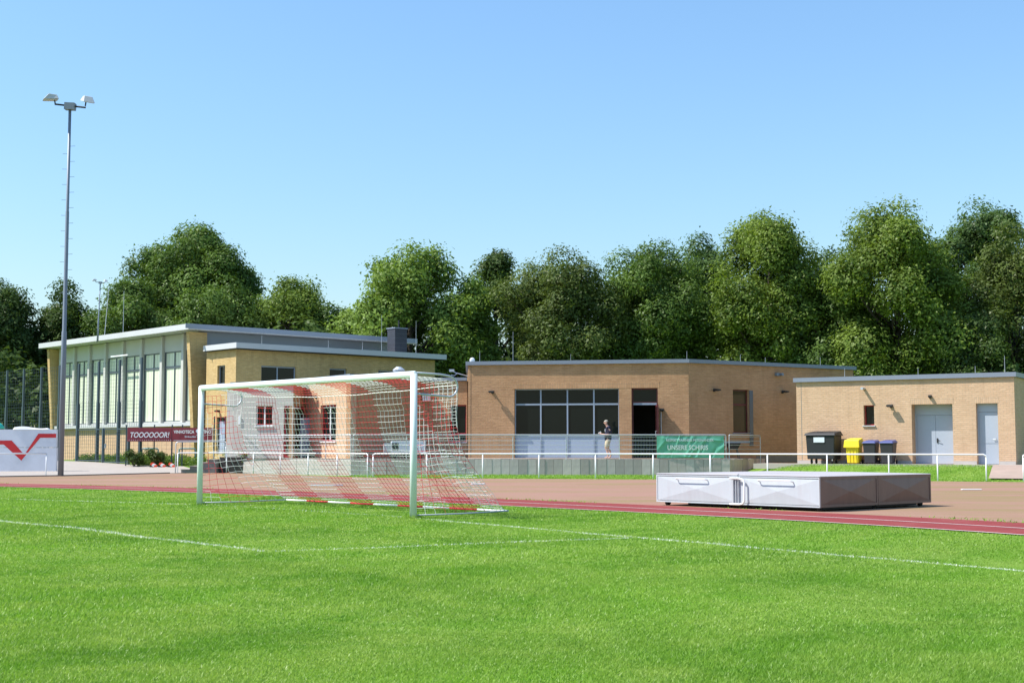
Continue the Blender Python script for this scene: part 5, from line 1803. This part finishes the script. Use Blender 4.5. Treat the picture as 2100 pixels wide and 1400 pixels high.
def turf(name, y0, y1, dens, hgt, wid, seed, region=None):
    rs = np.random.RandomState(seed)
    if region is None:
        xm = 0.392 * y1 + 1.6
        n = int((y1 - y0) * 2 * xm * dens)
        x = rs.uniform(-xm, xm, n)
        y = rs.uniform(y0, y1, n)
        k_ = np.abs(x) < 0.392 * y + 1.6
        x, y = x[k_], y[k_]
        s, b = sb(x, y)
        k_ = b < edge_b(s) - 0.02
        x, y = x[k_], y[k_]
    else:
        x, y = region(rs)
    n = len(x)
    z = zg(x, y) - 0.004
    h = hgt * rs.uniform(0.55, 1.25, n)
    # growth patches
    h *= 0.85 + 0.25 * np.sin(x * 0.9 + 1.3 * np.sin(y * 0.37)) * np.sin(y * 0.8 + x * 0.3)
    w = wid * rs.uniform(0.6, 1.4, n)
    th = rs.uniform(0, 2 * math.pi, n)
    lean = rs.uniform(0.2, 1.3, n) * h
    la = rs.normal(0.6, 1.6, n)
    v = np.empty((n, 3, 3), np.float32)
    v[:, 0] = np.stack([x - np.cos(th) * w, y - np.sin(th) * w, z], -1)
    v[:, 1] = np.stack([x + np.cos(th) * w, y + np.sin(th) * w, z], -1)
    v[:, 2] = np.stack([x + np.cos(la) * lean, y + np.sin(la) * lean, z + h], -1)
    me = bpy.data.meshes.new(name)
    me.vertices.add(3 * n)
    me.vertices.foreach_set('co', v.ravel())
    me.loops.add(3 * n)
    me.loops.foreach_set('vertex_index', np.arange(3 * n, dtype=np.int32))
    me.polygons.add(n)
    me.polygons.foreach_set('loop_start', np.arange(0, 3 * n, 3, dtype=np.int32))
    at = me.attributes.new('tint', 'FLOAT', 'FACE')
    at.data.foreach_set('value', rs.rand(n).astype(np.float32))
    pt = me.attributes.new('paint', 'FLOAT', 'FACE')
    lm = line_mask(x, y) if region is None else np.zeros(n)
    pt.data.foreach_set('value', ((rs.rand(n) < lm) * rs.uniform(0.45, 1.0, n)).astype(np.float32))
    me.materials.append(M_BLADE)
    me.update(calc_edges=True)
    o = bpy.data.objects.new(name, me)
    link(o)
    o['label'] = 'short mown green turf of the football pitch'
    return kind(o, 'stuff')


turf('turf_grass', 5.5, 10.5, 7500, 0.026, 0.0030, 1)
turf('turf_grass', 10.5, 16.0, 3200, 0.026, 0.0042, 2)
turf('turf_grass', 16.0, 26.0, 1200, 0.027, 0.0065, 3)
turf('turf_grass', 26.0, 46.0, 480, 0.030, 0.0105, 4)


def verge(rs):
    xs, ys = [], []
    n = 26000
    x = rs.uniform(-7, 10.5, n)
    fy = np.interp(x, [p[0] for p in far[10:]], [p[1] for p in far[10:]])
    y = fy + rs.rand(n) ** 1.3 * (61.9 - fy)
    k_ = (y < 61.95)
    xs.append(x[k_])
    ys.append(y[k_])
    n = 34000
    x = rs.uniform(9.9, 24, n)
    fy = np.interp(x, [p[0] for p in far[10:]], [p[1] for p in far[10:]])
    y = fy + rs.rand(n) * 9.0
    ds = (x - SHED_A[0]) * SN[0] + (y - SHED_A[1]) * SN[1]
    al = (x - SHED_A[0]) * math.cos(SHED_ANG) + (y - SHED_A[1]) * math.sin(SHED_ANG)
    k_ = (ds > 1.47) & ~((al > 8.75 + (ds - 1.46) * 0.165) & (ds < 5.7))
    k_ &= ~((y > 62) & (x < 9.9 + (y - 62) * 0.51))
    xs.append(x[k_])
    ys.append(y[k_])
    q = rs.randint(0, len(near), 3600)
    d_ = np.abs(rs.normal(0, 0.25, 3600))
    x = np.array([near[i][0] for i in q]) + rs.uniform(-0.3, 0.3, 3600)
    y = np.interp(-x, [-p[0] for p in near], [p[1] for p in near]) if False else np.array([near[i][1] for i in q]) + d_ + 0.15
    k_ = (np.sin(x * 1.7) + np.sin(x * 0.61 + 2) + rs.normal(0, 0.5, 3600) > 0.2) & (y > 10)
    xs.append(x[k_])
    ys.append(y[k_])
    return np.concatenate(xs), np.concatenate(ys)


o = turf('verge_grass', 0, 0, 0, 0.045, 0.013, 8, verge)
o['label'] = 'green grass verge and bank below the terrace and the store'


def tufts(rs):
    x, y = [], []
    for sx in (-1, 1):
        px, py = xy(sx * (HW_ + 0.06), 0.0)
        x.append(rs.normal(px, 0.10, 260))
        y.append(rs.normal(py, 0.10, 260))
    return np.concatenate(x), np.concatenate(y)


o = turf('post_tufts', 0, 0, 0, 0.08, 0.006, 21, tufts)
o['label'] = 'longer grass tufts around the goal post feet'
